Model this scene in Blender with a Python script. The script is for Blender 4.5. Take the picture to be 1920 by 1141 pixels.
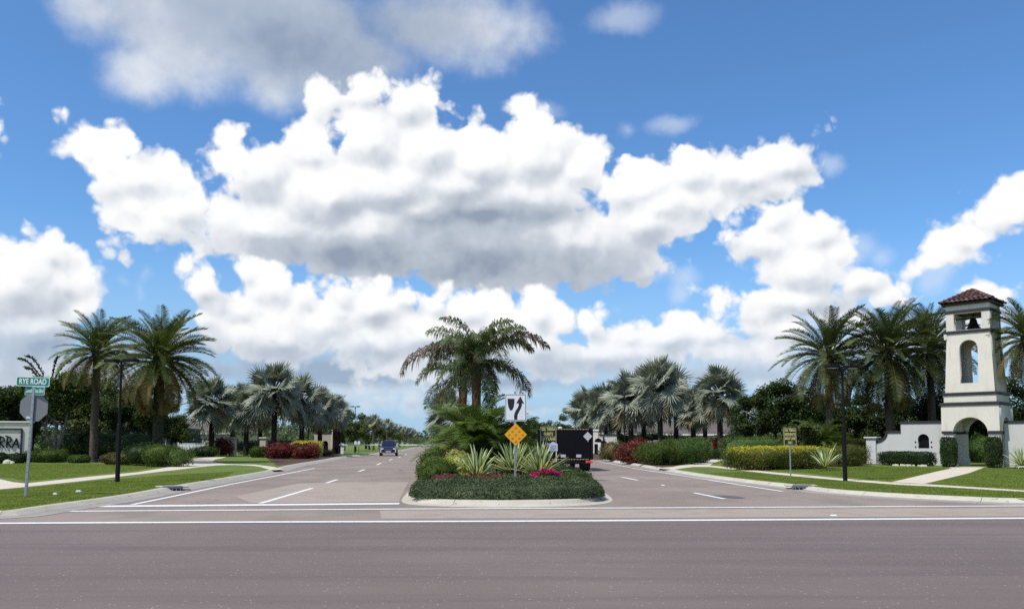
import bpy, math, random
import numpy as np
from mathutils import Vector, Matrix, Euler

for o in list(bpy.data.objects):
    bpy.data.objects.remove(o)
SC = bpy.context.scene
COL = SC.collection
R = math.radians
rnd = random.Random(7)
rng = np.random.default_rng(11)

# ------------------------------------------------------------------ camera
F_PX, HX, HY = 1493.0, 960.0, 827.0        # focal length and horizon in photo pixels
CAM_H = 1.6
PITCH = math.atan(0.071)
SHIFT = (HY - 570.5) / F_PX - math.tan(PITCH)
cam_data = bpy.data.cameras.new('camera')
cam_data.sensor_width = 36.0
cam_data.lens = 36.0 * F_PX / 1920.0
cam_data.shift_y = SHIFT * F_PX / 1920.0
cam_data.clip_start = 0.1
cam_data.clip_end = 6000.0
cam = bpy.data.objects.new('camera', cam_data)
COL.objects.link(cam)
cam.location = (0, 0, CAM_H)
cam.rotation_euler = (math.pi / 2 + PITCH, 0, 0)
SC.camera = cam
CAMROT = cam.rotation_euler.to_matrix()

def ray(px, py):
    return (CAMROT @ Vector(((px - 960.0) / F_PX, (570.5 - py) / F_PX + SHIFT, -1.0))).normalized()

def G(px, py, z=0.0):
    """surveyed ground point seen at photo pixel px, py on the level z"""
    d = ray(px, py)
    t = (z - CAM_H) / d.z
    return (d.x * t, d.y * t)

def AT(px, Y):
    """world x of something at depth Y seen in column px near the horizon"""
    d = ray(px, 800)
    return d.x / d.y * Y

def ZAT(py, Y):
    d = ray(960, py)
    return CAM_H + d.z / d.y * Y

# ------------------------------------------------------------------ light
SUN_DIR = Vector((-0.42, -0.36, 0.86)).normalized()      # towards the sun
sun_el = math.asin(SUN_DIR.z)
sd = bpy.data.lights.new('sun', 'SUN')
sd.energy = 4.2
sd.angle = R(0.5)
sd.color = (1.0, 0.95, 0.87)
sun = bpy.data.objects.new('sun', sd)
COL.objects.link(sun)
sun.rotation_euler = SUN_DIR.to_track_quat('Z', 'Y').to_euler()
sun.location = (0, 0, 50)

vs = SC.view_settings
vs.view_transform = 'Standard'
vs.look = 'None'
vs.exposure = 0.0
vs.gamma = 1.0
vs.use_curve_mapping = False
SC.cycles.max_bounces = 6
SC.cycles.diffuse_bounces = 2
SC.cycles.glossy_bounces = 2
SC.cycles.transmission_bounces = 4
SC.cycles.transparent_max_bounces = 8
SC.cycles.caustics_reflective = False
SC.cycles.caustics_refractive = False
SC.cycles.use_denoising = False
SC.cycles.adaptive_threshold = 0.012
SC.cycles.adaptive_min_samples = 12

# ------------------------------------------------------------------ world: sky and clouds
world = bpy.data.worlds.new('World')
SC.world = world
world.use_nodes = True
WN = world.node_tree
WN.nodes.clear()

class NB:
    """small helper that writes shader nodes"""
    def __init__(s, tree):
        s.t = tree
        s.n = tree.nodes
        s.l = tree.links
    def put(s, sock, v):
        if hasattr(v, 'is_output') or isinstance(v, bpy.types.NodeSocket):
            s.l.new(v, sock)
        elif v is not None:
            sock.default_value = v
    def m(s, op, a, b=None, c=None, clamp=False):
        n = s.n.new('ShaderNodeMath'); n.operation = op; n.use_clamp = clamp
        s.put(n.inputs[0], a)
        if b is not None: s.put(n.inputs[1], b)
        if c is not None: s.put(n.inputs[2], c)
        return n.outputs[0]
    def v(s, op, a, b=None, c=None):
        n = s.n.new('ShaderNodeVectorMath'); n.operation = op
        s.put(n.inputs[0], a)
        if b is not None:
            s.put(n.inputs[3 if op == 'SCALE' else 1], b)
        if c is not None: s.put(n.inputs[2], c)
        return n.outputs[1] if op in ('LENGTH', 'DOT_PRODUCT', 'DISTANCE') else n.outputs[0]
    def comb(s, x, y, z):
        n = s.n.new('ShaderNodeCombineXYZ')
        s.put(n.inputs[0], x); s.put(n.inputs[1], y); s.put(n.inputs[2], z)
        return n.outputs[0]
    def sep(s, v):
        n = s.n.new('ShaderNodeSeparateXYZ'); s.put(n.inputs[0], v)
        return n.outputs[0], n.outputs[1], n.outputs[2]
    def noise(s, vec, scale, detail=4, rough=0.55, color=False, typ='FBM', lac=2.0):
        n = s.n.new('ShaderNodeTexNoise'); n.noise_type = typ
        s.put(n.inputs['Vector'], vec)
        n.inputs['Scale'].default_value = scale
        n.inputs['Detail'].default_value = detail
        n.inputs['Roughness'].default_value = rough
        n.inputs['Lacunarity'].default_value = lac
        return n.outputs['Color' if color else 'Fac']
    def voro(s, vec, scale, detail=2, rough=0.5, feat='F1', out='Distance'):
        n = s.n.new('ShaderNodeTexVoronoi'); n.feature = feat
        s.put(n.inputs['Vector'], vec)
        n.inputs['Scale'].default_value = scale
        if 'Detail' in n.inputs: n.inputs['Detail'].default_value = detail
        if 'Roughness' in n.inputs: n.inputs['Roughness'].default_value = rough
        return n.outputs[out]
    def smooth(s, x, a, b, lo=0.0, hi=1.0):
        n = s.n.new('ShaderNodeMapRange'); n.interpolation_type = 'SMOOTHSTEP'
        s.put(n.inputs[0], x)
        n.inputs[1].default_value = a; n.inputs[2].default_value = b
        n.inputs[3].default_value = lo; n.inputs[4].default_value = hi
        return n.outputs[0]
    def lin(s, x, a, b, lo=0.0, hi=1.0):
        n = s.n.new('ShaderNodeMapRange')
        s.put(n.inputs[0], x)
        n.inputs[1].default_value = a; n.inputs[2].default_value = b
        n.inputs[3].default_value = lo; n.inputs[4].default_value = hi
        return n.outputs[0]
    def mix(s, f, a, b, blend='MIX'):
        n = s.n.new('ShaderNodeMix'); n.data_type = 'RGBA'; n.blend_type = blend
        s.put(n.inputs[0], f); s.put(n.inputs[6], a); s.put(n.inputs[7], b)
        return n.outputs[2]
    def ramp(s, f, stops):
        n = s.n.new('ShaderNodeValToRGB')
        s.put(n.inputs[0], f)
        e = n.color_ramp.elements
        while len(e) < len(stops): e.new(0.5)
        for k, (p, c) in enumerate(stops):
            e[k].position = p
            e[k].color = (c[0], c[1], c[2], 1) if hasattr(c, '__len__') else (c, c, c, 1)
        return n.outputs[0]

w = NB(WN)
tc = WN.nodes.new('ShaderNodeTexCoord')
D = w.v('NORMALIZE', tc.outputs['Generated'])
dx, dy, dz = w.sep(D)
az = w.m('MULTIPLY', w.m('ARCTAN2', dx, dy), F_PX)
el = w.m('MULTIPLY', w.m('ARCSINE', dz), F_PX)
P0 = w.comb(az, el, 0.0)

def azel(px, py):
    d = ray(px, py)
    return math.atan2(d.x, d.y) * F_PX, math.asin(d.z) * F_PX

def field(P, blobs):
    """union of soft ellipses, positive inside, in units of pixels of arc"""
    acc = None
    for (cx, cy, rx, ry) in blobs:
        a, e = azel(cx, cy)
        q = w.v('MULTIPLY', w.v('SUBTRACT', P, (a, e, 0)), (1.0 / rx, 1.0 / ry, 0))
        r = w.v('LENGTH', q)
        f = w.m('MULTIPLY_ADD', r, -min(rx, ry), min(rx, ry))
        if acc is None:
            acc = f
        else:
            n = w.n.new('ShaderNodeMath'); n.operation = 'SMOOTH_MAX'
            w.put(n.inputs[0], acc); w.put(n.inputs[1], f); n.inputs[2].default_value = 14.0
            acc = n.outputs[0]
    return acc

def shade(P, blobs):
    """sum of soft bumps; the thick, unlit parts of a cloud"""
    acc = None
    for (cx, cy, rx, ry, s) in blobs:
        a, e = azel(cx, cy)
        q = w.v('MULTIPLY', w.v('SUBTRACT', P, (a, e, 0)), (1.0 / rx, 1.0 / ry, 0))
        r2 = w.v('DOT_PRODUCT', q, q)
        f = w.m('MULTIPLY', w.m('EXPONENT', w.m('MULTIPLY', r2, -1.0)), s)
        acc = f if acc is None else w.m('ADD', acc, f)
    return acc

warp = w.v('SCALE', w.v('SUBTRACT', w.noise(D, 9.0, 5, 0.55, color=True), (0.5, 0.5, 0.5)), 44.0)
PW = w.v('ADD', P0, warp)
warp2 = w.v('SCALE', w.v('SUBTRACT', w.noise(w.v('ADD', D, (3.1, 1.7, 0.4)), 5.0, 6, 0.62, color=True), (0.5, 0.5, 0.5)), 110.0)
PS = w.v('ADD', P0, warp2)

# billows: rounded bumps of several sizes, twice, to read their relief against the light
DW = w.v('ADD', D, w.v('SCALE', w.v('SUBTRACT', w.noise(D, 22.0, 3, 0.5, color=True), (0.5, 0.5, 0.5)), 0.03))
def billow(Dv):
    a = w.voro(Dv, 17.0, 3.2, 0.50)
    return w.m('SUBTRACT', 1.0, a)
bl0 = billow(DW)
re0 = w.noise(DW, 13.0, 3.5, 0.52)
re1 = w.noise(w.v('ADD', DW, (-0.008, 0.0, 0.013)), 13.0, 3.5, 0.52)
relief = w.m('ADD', w.m('MULTIPLY', w.m('SUBTRACT', re0, re1), 1.2), w.m('MULTIPLY', w.m('SUBTRACT', bl0, 0.42), 0.10))   # >0 on sides turned to the sun
soft = w.noise(D, 7.0, 7, 0.6)

BIG = [(680,172,66,50),(620,185,40,44),(765,200,62,52),(690,260,85,80),(800,285,85,80),(900,300,105,80),(1005,290,105,80),
       (1090,320,70,64),(1200,350,95,62),(1290,318,70,46),(1365,325,60,44),(1462,300,80,50),(1440,350,100,45),
       (450,250,58,46),(480,320,100,74),(580,285,74,52),(620,370,140,90),(330,345,60,42),(245,272,48,40),(150,275,44,20),
       (205,340,46,42),(240,385,50,40),(340,395,110,60),(480,425,160,72),(700,440,230,92),(900,460,270,92),(1080,450,220,86),
       (1200,420,130,70),(1300,380,100,50),(720,360,170,80),(1000,370,190,70),(850,350,150,70),(1180,375,120,50),(900,385,200,70),(780,400,160,70),(940,420,120,60),(260,330,120,60),(200,300,90,34),(300,420,120,46),(1170,360,100,60),(1240,380,120,60),(1400,330,100,50)]
BIG_S = [(960,470,290,74,.50),(720,500,240,46,.38),(1060,535,200,36,.34),(800,430,140,40,.20),(560,400,110,34,.20),(1430,365,110,22,.26),
         (880,400,180,46,.30),(620,470,120,30,.28),(470,330,60,26,.08),(1240,430,90,30,.15),(330,400,60,26,.10)]
LOW = [(520,640,220,54),(860,665,260,54),(1110,665,220,36),(1480,610,200,36),(1330,650,170,34),(-12,290,32,56),(50,432,36,34),(92,470,56,56),(30,530,110,100),(112,525,64,56),(152,580,50,56),(60,620,130,76),(182,608,36,32),
       (80,685,140,44),
       (352,500,30,34),(375,540,54,46),(405,570,62,36),(462,512,36,36),(505,545,66,46),(562,565,56,44),(600,610,130,66),(800,625,170,60),(640,560,60,40),(760,560,60,40),(950,620,110,50),(1250,625,90,36),(380,600,50,36),(450,585,70,44),
       (425,640,46,32),(500,625,56,44),(450,655,60,24),(700,585,90,52),(700,640,180,56),(825,572,52,38),(875,585,74,52),(900,650,160,62),
       (1010,590,52,44),(1062,610,62,46),(1000,650,120,46),(1102,612,46,40),(1182,622,40,32),(1170,655,80,30),(1320,628,90,30),(1400,640,80,24),
       (1250,655,70,24),
       (1450,412,52,46),(1430,452,90,56),(1375,440,50,36),(1532,440,52,44),(1562,476,40,44),(1500,505,106,64),(1480,560,130,44),
       (1420,585,100,34),(1602,525,56,36),(1642,560,46,32),(1500,600,150,26),
       (1862,400,56,38),(1800,440,60,36),(1850,470,50,26),(1880,400,60,40),(1830,440,66,36),(1775,470,72,30),(1905,372,36,28),(1745,488,54,22),(1905,425,50,28),(1890,545,60,22)]
LOW_S = [(70,650,200,56,.62),(40,530,80,36,.16),(1510,590,170,26,.34),(1440,530,90,20,.14),(560,660,170,24,.24),(700,600,120,30,.20),
         (900,680,200,26,.32),(1010,630,90,22,.14),(1180,660,160,16,.22),(1360,650,120,16,.22),(1480,480,60,24,.10),(1830,470,80,20,.16),
         (620,560,60,30,.12),(400,585,60,20,.14)]
TOP = [(350,25,200,76),(430,35,250,84),(255,120,56,40),(600,80,170,80),(520,150,66,30),(350,110,110,46),(820,45,150,56),(720,105,60,26),(160,5,60,40)]
TOP_S = [(480,50,240,70,.50),(780,40,160,60,.38),(600,120,130,50,.36)]
WISP = [(1262,226,52,24),(1182,228,20,16),(1012,203,40,15),(1290,525,36,24),(1280,556,22,26),(272,514,13,16),(222,524,16,11),
        (1556,292,28,28),(1162,565,18,14),(1165,18,80,30),(525,150,60,28),(1662,465,22,18),(1245,520,20,14),(262,545,10,26),(1760,520,30,30),
        (560,590,40,14),(1620,440,36,26)]
BASE = [(450,700,330,26),(700,722,260,22),(1180,690,200,26),(722,745,46,14),(782,748,28,12),(958,722,80,24),(1100,697,70,14),
        (1250,668,130,22),(1020,690,150,20),(1420,670,180,28),(250,690,160,30),(1700,640,200,30),(60,760,120,24),(620,745,90,10),
        (1000,765,120,8),(1800,600,160,24),(860,700,120,30),(500,650,300,30),(900,660,300,24),(620,690,260,34),(1300,700,260,26),(120,720,160,30),(300,660,120,20),(1560,650,160,22)]
BASE_S = [(760,715,420,12,.5),(300,640,200,20,.5),(1000,760,300,10,.4),(560,690,330,32,.75),(820,690,200,24,.5),(1100,668,240,18,.4),(1250,715,260,18,.4),(100,700,180,30,.5),(620,650,300,22,.4)]

out_fac = w.m('MAXIMUM', w.smooth(w.m('ABSOLUTE', az), 1000, 1300), w.smooth(el, 900, 1150))
rest = w.smooth(w.noise(w.v('MULTIPLY', D, (1, 1, 2.2)), 2.6, 8, 0.55), 0.50, 0.60)      # cumulus over the rest of the sky
rest = w.m('MULTIPLY', rest, w.m('MULTIPLY', out_fac, w.smooth(dz, 0.0, 0.06)))

# clear sky
sky = WN.nodes.new('ShaderNodeTexSky')
sky.sky_type = 'NISHITA'
sky.sun_disc = False
sky.sun_elevation = sun_el
sky.sun_rotation = math.atan2(SUN_DIR.x, SUN_DIR.y)
sky.altitude = 0
sky.air_density = 1.0
sky.dust_density = 0.6
sky.ozone_density = 2.0
SKY_STR = 0.10
sky_c = w.mix(1.0, sky.outputs[0], (0.88, 1.32, 1.70, 1), 'MULTIPLY')
sky_c = w.mix(w.smooth(w.m('ABSOLUTE', dz), 0.0, 0.26, 0.85, 0.0), sky_c, (4.0, 5.9, 8.0, 1))      # humid air low down

def cloudcol(s):
    """s 0 = sunlit white, 1 = dense shaded base"""
    return w.ramp(s, [(0.0, (1.00, 1.00, 1.00)), (0.14, (0.89, 0.91, 0.94)), (0.30, (0.73, 0.77, 0.82)), (0.5, (0.55, 0.60, 0.68)), (0.72, (0.46, 0.52, 0.60)), (1.0, (0.30, 0.36, 0.46))])

def over(cur, mask, col):
    return w.mix(mask, cur, col)

cur = w.v('SCALE', sky_c, SKY_STR)
# distant low bands
fB = w.m('ADD', w.m('ADD', field(PW, BASE), 6.0), w.m('MULTIPLY', w.m('SUBTRACT', bl0, 0.35), 26.0))
mB = w.m('MULTIPLY', w.smooth(fB, -14, 18), 0.90)
sB = w.m('ADD', w.m('ADD', shade(PS, BASE_S), 0.16), w.m('MULTIPLY', relief, -0.9))
cB = w.mix(0.35, cloudcol(sB), (0.42, 0.56, 0.76, 1))
cur = over(cur, mB, cB)
# thin high scraps
fW = w.m('ADD', field(PS, WISP), w.m('MULTIPLY', w.m('SUBTRACT', soft, 0.5), 60.0))
mW = w.m('MULTIPLY', w.smooth(fW, -4, 24), 0.42)
cur = over(cur, mW, (0.80, 0.86, 0.95, 1))
fT = w.m('ADD', w.m('ADD', field(PS, TOP), 22.0), w.m('MULTIPLY', w.m('SUBTRACT', soft, 0.5), 120.0))
mT = w.m('MULTIPLY', w.smooth(fT, -10, 54), 0.82)
sT = w.m('ADD', w.m('ADD', shade(PS, TOP_S), w.m('MULTIPLY', w.m('SUBTRACT', 0.62, soft), 0.9)), w.m('MULTIPLY', relief, -0.5))
cur = over(cur, mT, cloudcol(w.m('ADD', sT, 0.08)))
# big cumulus
fine = w.m('MULTIPLY', w.m('SUBTRACT', w.noise(D, 38.0, 5, 0.62), 0.5), 20.0)      # frayed edges
baseG = field(PW, BIG)
fG = w.m('ADD', w.m('ADD', w.m('ADD', baseG, 20.0), fine), w.m('MULTIPLY', w.m('SUBTRACT', bl0, 0.40), 62.0))
mG = w.smooth(fG, -6, 13)
PW2 = w.v('ADD', PW, (-11.0, 19.0, 0.0))
var = w.lin(w.noise(w.v('ADD', D, (7.0, 2.0, 5.0)), 8.0, 5, 0.6), 0.3, 0.7, 0.55, 1.15)
lobG = w.m('MULTIPLY', w.m('SUBTRACT', field(PW2, BIG), baseG), 0.0130)
rimG = w.smooth(fG, 0, 46, 0.0, 0.06)
sG = w.m('ADD', w.m('ADD', w.m('MULTIPLY', shade(PS, BIG_S), var), rimG), w.m('MULTIPLY', relief, -0.95))
sG = w.m('ADD', sG, lobG)
sG = w.m('ADD', sG, w.m('MULTIPLY', w.m('SUBTRACT', 0.54, soft), 0.42))
cur = over(cur, mG, cloudcol(w.m('SUBTRACT', sG, 0.02)))
# nearer, lower cumulus bank
baseL = field(PW, LOW)
fL = w.m('ADD', w.m('ADD', w.m('ADD', baseL, 16.0), fine), w.m('MULTIPLY', w.m('SUBTRACT', bl0, 0.40), 56.0))
mL = w.smooth(fL, -6, 13)
lobL = w.m('MULTIPLY', w.m('SUBTRACT', field(PW2, LOW), baseL), 0.0130)
rimL = w.smooth(fL, 0, 40, 0.0, 0.06)
sL = w.m('ADD', w.m('ADD', w.m('MULTIPLY', shade(PS, LOW_S), var), rimL), w.m('MULTIPLY', relief, -0.95))
sL = w.m('ADD', sL, lobL)
sL = w.m('ADD', sL, w.m('MULTIPLY', w.m('SUBTRACT', 0.54, soft), 0.42))
lowfade = w.smooth(el, 120, 220, 0.7, 1.0)
cur = over(cur, w.m('MULTIPLY', mL, lowfade), cloudcol(w.m('SUBTRACT', sL, 0.02)))
sR = w.m('ADD', w.m('MULTIPLY', relief, -1.2), w.smooth(soft, 0.65, 0.35, 0.05, 0.5))
cur = over(cur, rest, cloudcol(sR))
bg = WN.nodes.new('ShaderNodeBackground')
w.l.new(cur, bg.inputs[0])
bg.inputs[1].default_value = 1.0
wo = WN.nodes.new('ShaderNodeOutputWorld')
w.l.new(bg.outputs[0], wo.inputs[0])
world.cycles.sampling_method = 'MANUAL'
world.cycles.sample_map_resolution = 512

# ------------------------------------------------------------------ materials
MATS = {}
def new_mat(name):
    m = bpy.data.materials.new(name)
    m.use_nodes = True
    MATS[name] = m
    nt = m.node_tree
    return m, NB(nt), nt.nodes['Principled BSDF'], nt.nodes['Material Output']

def objpos(b):
    n = b.n.new('ShaderNodeNewGeometry')
    return n.outputs['Position']

def tcobj(b):
    n = b.n.new('ShaderNodeTexCoord')
    return n.outputs['Object']

def bump(b, P, h, strength, dist):
    n = b.n.new('ShaderNodeBump')
    n.inputs['Strength'].default_value = strength
    n.inputs['Distance'].default_value = dist
    b.l.new(h, n.inputs['Height'])
    b.l.new(n.outputs[0], P.inputs['Normal'])

def plain(name, col, rough=0.6, metal=0.0, spec=0.5, var=0.12, scale=3.0, bmp=0.0, bscale=40.0):
    m, b, P, o = new_mat(name)
    p = tcobj(b)
    n = b.noise(p, scale, 5, 0.6)
    c = b.mix(n, tuple(x * (1 - var) for x in col) + (1,), tuple(min(1, x * (1 + var)) for x in col) + (1,))
    b.l.new(c, P.inputs['Base Color'])
    P.inputs['Roughness'].default_value = rough
    P.inputs['Metallic'].default_value = metal
    P.inputs['Specular IOR Level'].default_value = spec
    if bmp:
        bump(b, P, b.noise(p, bscale, 4, 0.6), bmp, 0.02)
    return m

def leafmat(name, cols, trans=0.3, rough=0.55, spec=0.22, patch=0.35, pscale=0.9):
    """cols: dark to light leaf colours, mixed per leaf and in loose patches"""
    m, b, P, o = new_mat(name)
    g = b.n.new('ShaderNodeNewGeometry')
    oi = b.n.new('ShaderNodeObjectInfo')
    r = g.outputs['Random Per Island']
    pn = b.noise(g.outputs['Position'], pscale, 3, 0.6)
    f = b.m('ADD', b.m('MULTIPLY', r, 1.0 - patch), b.m('MULTIPLY', b.smooth(pn, 0.35, 0.65), patch))
    f = b.m('ADD', f, b.m('MULTIPLY', b.m('SUBTRACT', oi.outputs['Random'], 0.5), 0.22), clamp=True)
    st = [(k / (len(cols) - 1), c) for k, c in enumerate(cols)]
    c = b.ramp(f, st)
    b.l.new(c, P.inputs['Base Color'])
    P.inputs['Roughness'].default_value = rough
    P.inputs['Specular IOR Level'].default_value = spec
    if trans > 0:
        t = b.n.new('ShaderNodeBsdfTranslucent')
        tcg = b.mix(1.0, c, (1.25, 1.25, 0.75, 1), 'MULTIPLY')
        b.l.new(tcg, t.inputs[0])
        ms = b.n.new('ShaderNodeMixShader'); ms.inputs[0].default_value = trans
        b.l.new(P.outputs[0], ms.inputs[1]); b.l.new(t.outputs[0], ms.inputs[2])
        b.l.new(ms.outputs[0], o.inputs[0])
    return m

def asphalt(name, c1, c2, c3, speck, streak_dir=(0.06, 1.0, 1.0)):
    m, b, P, o = new_mat(name)
    p = objpos(b)
    big = b.noise(p, 0.16, 5, 0.6)
    st = b.noise(b.v('MULTIPLY', p, streak_dir), 1.3, 4, 0.6)
    fine = b.noise(p, 55.0, 3, 0.75)
    c = b.mix(b.smooth(big, 0.35, 0.68), c1 + (1,), c2 + (1,))
    c = b.mix(b.m('MULTIPLY', b.smooth(st, 0.42, 0.66), 0.75), c, c3 + (1,))
    c = b.mix(b.m('MULTIPLY', b.m('SUBTRACT', fine, 0.2), 0.5), c, tuple(x * 1.35 for x in c2) + (1,))
    # pale stones in the wearing course and dark pits
    vo = b.n.new('ShaderNodeTexVoronoi'); vo.feature = 'F1'
    b.l.new(p, vo.inputs['Vector']); vo.inputs['Scale'].default_value = 22.0
    vr = b.sep(vo.outputs['Color'])[0]
    sp = b.m('MULTIPLY', b.m('GREATER_THAN', vr, 0.93), b.m('LESS_THAN', vo.outputs['Distance'], 0.24))
    c = b.mix(b.m('MULTIPLY', sp, speck), c, (0.42, 0.40, 0.38, 1))
    pit = b.m('LESS_THAN', b.noise(p, 30.0, 2, 0.5), 0.31)
    c = b.mix(b.m('MULTIPLY', pit, 0.4), c, (0.05, 0.045, 0.045, 1))
    # sealed hairline cracks
    cr = b.voro(b.v('ADD', p, b.v('SCALE', b.noise(p, 1.2, 4, 0.6, color=True), 1.6)), 0.10, 0, feat='DISTANCE_TO_EDGE')
    ck = b.m('MULTIPLY', b.smooth(cr, 0.004, 0.0), b.smooth(b.noise(p, 0.12, 2), 0.52, 0.6))
    c = b.mix(b.m('MULTIPLY', ck, 0.75), c, (0.04, 0.035, 0.035, 1))
    b.l.new(c, P.inputs['Base Color'])
    P.inputs['Roughness'].default_value = 0.85
    P.inputs['Specular IOR Level'].default_value = 0.25
    bump(b, P, b.noise(p, 70.0, 3, 0.7), 0.35, 0.01)
    return m

asphalt('asphalt_near', (0.144, 0.113, 0.101), (0.176, 0.140, 0.126), (0.116, 0.092, 0.083), 0.7)
asphalt('asphalt_entry', (0.218, 0.168, 0.142), (0.275, 0.226, 0.190), (0.178, 0.144, 0.126), 0.15, (0.5, 0.25, 1.0))
def tanpatch():
    m, b, P, o = new_mat('asphalt_tan')
    p = objpos(b)
    n = b.noise(p, 0.7, 6, 0.6)
    c = b.ramp(n, [(0.3, (0.27, 0.22, 0.18)), (0.52, (0.34, 0.28, 0.225)), (0.72, (0.29, 0.205, 0.165))])
    c = b.mix(b.m('MULTIPLY', b.m('SUBTRACT', b.noise(p, 55, 3, 0.7), 0.2), 0.4), c, (0.38, 0.33, 0.28, 1))
    b.l.new(c, P.inputs['Base Color']); P.inputs['Roughness'].default_value = 0.9
    bump(b, P, b.noise(p, 70.0, 3, 0.7), 0.3, 0.01)
tanpatch()

def concrete(name, a, c2, dirt=0.5):
    m, b, P, o = new_mat(name)
    p = objpos(b)
    n = b.noise(p, 1.1, 6, 0.65)
    c = b.mix(b.smooth(n, 0.3, 0.7), a + (1,), c2 + (1,))
    d = b.noise(p, 5.0, 6, 0.7)
    c = b.mix(b.m('MULTIPLY', b.smooth(d, 0.56, 0.72), dirt), c, (0.13, 0.115, 0.09, 1))
    c = b.mix(b.m('MULTIPLY', b.noise(p, 60, 2, 0.7), 0.25), c, tuple(x * 0.7 for x in a) + (1,))
    b.l.new(c, P.inputs['Base Color'])
    P.inputs['Roughness'].default_value = 0.85
    P.inputs['Specular IOR Level'].default_value = 0.2
    bump(b, P, b.noise(p, 90.0, 3, 0.6), 0.25, 0.008)
    return m
concrete('kerb_concrete', (0.46, 0.42, 0.34), (0.54, 0.50, 0.42), 0.75)
concrete('gutter_concrete', (0.30, 0.27, 0.24), (0.36, 0.33, 0.29), 0.5)
concrete('walk_concrete', (0.58, 0.50, 0.40), (0.66, 0.58, 0.47), 0.25)

def paintmat():
    m, b, P, o = new_mat('road_paint')
    p = objpos(b)
    n = b.noise(p, 9.0, 6, 0.75)
    c = b.mix(b.smooth(n, 0.54, 0.70), (0.80, 0.78, 0.75, 1), (0.33, 0.29, 0.27, 1))
    c = b.mix(b.m('MULTIPLY', b.noise(p, 1.0, 3), 0.3), c, (0.62, 0.60, 0.58, 1))
    b.l.new(c, P.inputs['Base Color']); P.inputs['Roughness'].default_value = 0.6
paintmat()

def grassmat():
    m, b, P, o = new_mat('lawn_grass')
    p = objpos(b)
    n1 = b.noise(p, 0.35, 5, 0.6)
    n2 = b.noise(b.v('MULTIPLY', p, (1, 0.5, 1)), 3.2, 6, 0.7)
    n3 = b.noise(p, 24.0, 4, 0.8)
    c = b.mix(b.smooth(n1, 0.32, 0.68), (0.112, 0.168, 0.030, 1), (0.172, 0.228, 0.046, 1))
    c = b.mix(b.m('MULTIPLY', b.smooth(n2, 0.46, 0.70), 0.75), c, (0.25, 0.25, 0.085, 1))
    c = b.mix(b.m('MULTIPLY', b.smooth(n3, 0.62, 0.30), 0.75), c, (0.070, 0.115, 0.020, 1))
    b.l.new(c, P.inputs['Base Color'])
    P.inputs['Roughness'].default_value = 0.8
    P.inputs['Specular IOR Level'].default_value = 0.15
    bump(b, P, b.m('ADD', n3, b.m('MULTIPLY', n2, 1.5)), 0.8, 0.05)
grassmat()

def mulchmat():
    m, b, P, o = new_mat('bark_mulch')
    p = objpos(b)
    c = b.ramp(b.voro(p, 14.0, 1, out='Color'), [(0.2, (0.030, 0.016, 0.011)), (0.6, (0.075, 0.036, 0.024)), (0.9, (0.13, 0.07, 0.045))])
    b.l.new(c, P.inputs['Base Color']); P.inputs['Roughness'].default_value = 0.95
    bump(b, P, b.voro(p, 16.0, 1), 1.0, 0.06)
mulchmat()

def stucco(name, a, dirt=(0.36, 0.34, 0.30)):
    m, b, P, o = new_mat(name)
    p = objpos(b)
    st = b.noise(b.v('MULTIPLY', p, (2.2, 2.2, 0.35)), 1.4, 6, 0.62)          # rain streaks
    c = b.mix(b.smooth(b.noise(p, 0.9, 5, 0.6), 0.3, 0.7), tuple(x * 0.93 for x in a) + (1,), a + (1,))
    c = b.mix(b.m('MULTIPLY', b.smooth(st, 0.50, 0.74), 0.34), c, dirt + (1,))
    b.l.new(c, P.inputs['Base Color'])
    P.inputs['Roughness'].default_value = 0.9
    P.inputs['Specular IOR Level'].default_value = 0.15
    bump(b, P, b.noise(p, 14.0, 4, 0.6), 0.25, 0.012)
stucco('cream_stucco', (0.70, 0.648, 0.560))
stucco('grey_stucco', (0.56, 0.56, 0.53))
stucco('house_stucco', (0.55, 0.47, 0.38))
plain('dark_trim', (0.026, 0.020, 0.023), 0.6, var=0.25, bmp=0.2)
plain('black_iron', (0.008, 0.008, 0.009), 0.6, spec=0.15, var=0.3)
plain('black_paint', (0.005, 0.005, 0.008), 0.6, spec=0.12, var=0.4)
plain('bronze', (0.02, 0.018, 0.016), 0.4, 0.6)
plain('drain_metal', (0.10, 0.11, 0.14), 0.6, 0.3, var=0.2)
plain('galvanised', (0.33, 0.35, 0.37), 0.5, 0.55, var=0.15, scale=9)
plain('sign_back', (0.20, 0.205, 0.215), 0.55, 0.3, var=0.15)
plain('sign_white', (0.74, 0.76, 0.78), 0.4, var=0.04)
plain('sign_black', (0.012, 0.012, 0.013), 0.45)
plain('sign_green', (0.0, 0.19, 0.13), 0.4, var=0.06)
plain('sign_teal', (0.0, 0.17, 0.13), 0.45, var=0.15)
plain('sign_orange', (0.78, 0.36, 0.012), 0.4, var=0.05)
plain('reflector_amber', (0.62, 0.24, 0.01), 0.25)
plain('sign_yellow', (0.66, 0.64, 0.16), 0.5, var=0.05)
plain('sign_tan', (0.42, 0.38, 0.28), 0.6)
plain('sign_blue', (0.10, 0.14, 0.30), 0.5)
plain('pale_blue', (0.55, 0.60, 0.72), 0.5)
plain('white_paint', (0.78, 0.78, 0.76), 0.5, var=0.05)
plain('vinyl_white', (0.70, 0.72, 0.74), 0.4, var=0.05)
plain('brick_base', (0.14, 0.10, 0.085), 0.9, var=0.4, scale=12)
plain('stone_pale', (0.55, 0.50, 0.40), 0.9, var=0.3, scale=5, bmp=0.5, bscale=8)
plain('red_lens', (0.55, 0.03, 0.02), 0.25)
plain('orange_paint', (0.70, 0.10, 0.03), 0.4)
plain('rubber', (0.018, 0.018, 0.018), 0.85)
plain('chrome', (0.62, 0.64, 0.66), 0.18, 1.0, var=0.03)
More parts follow.
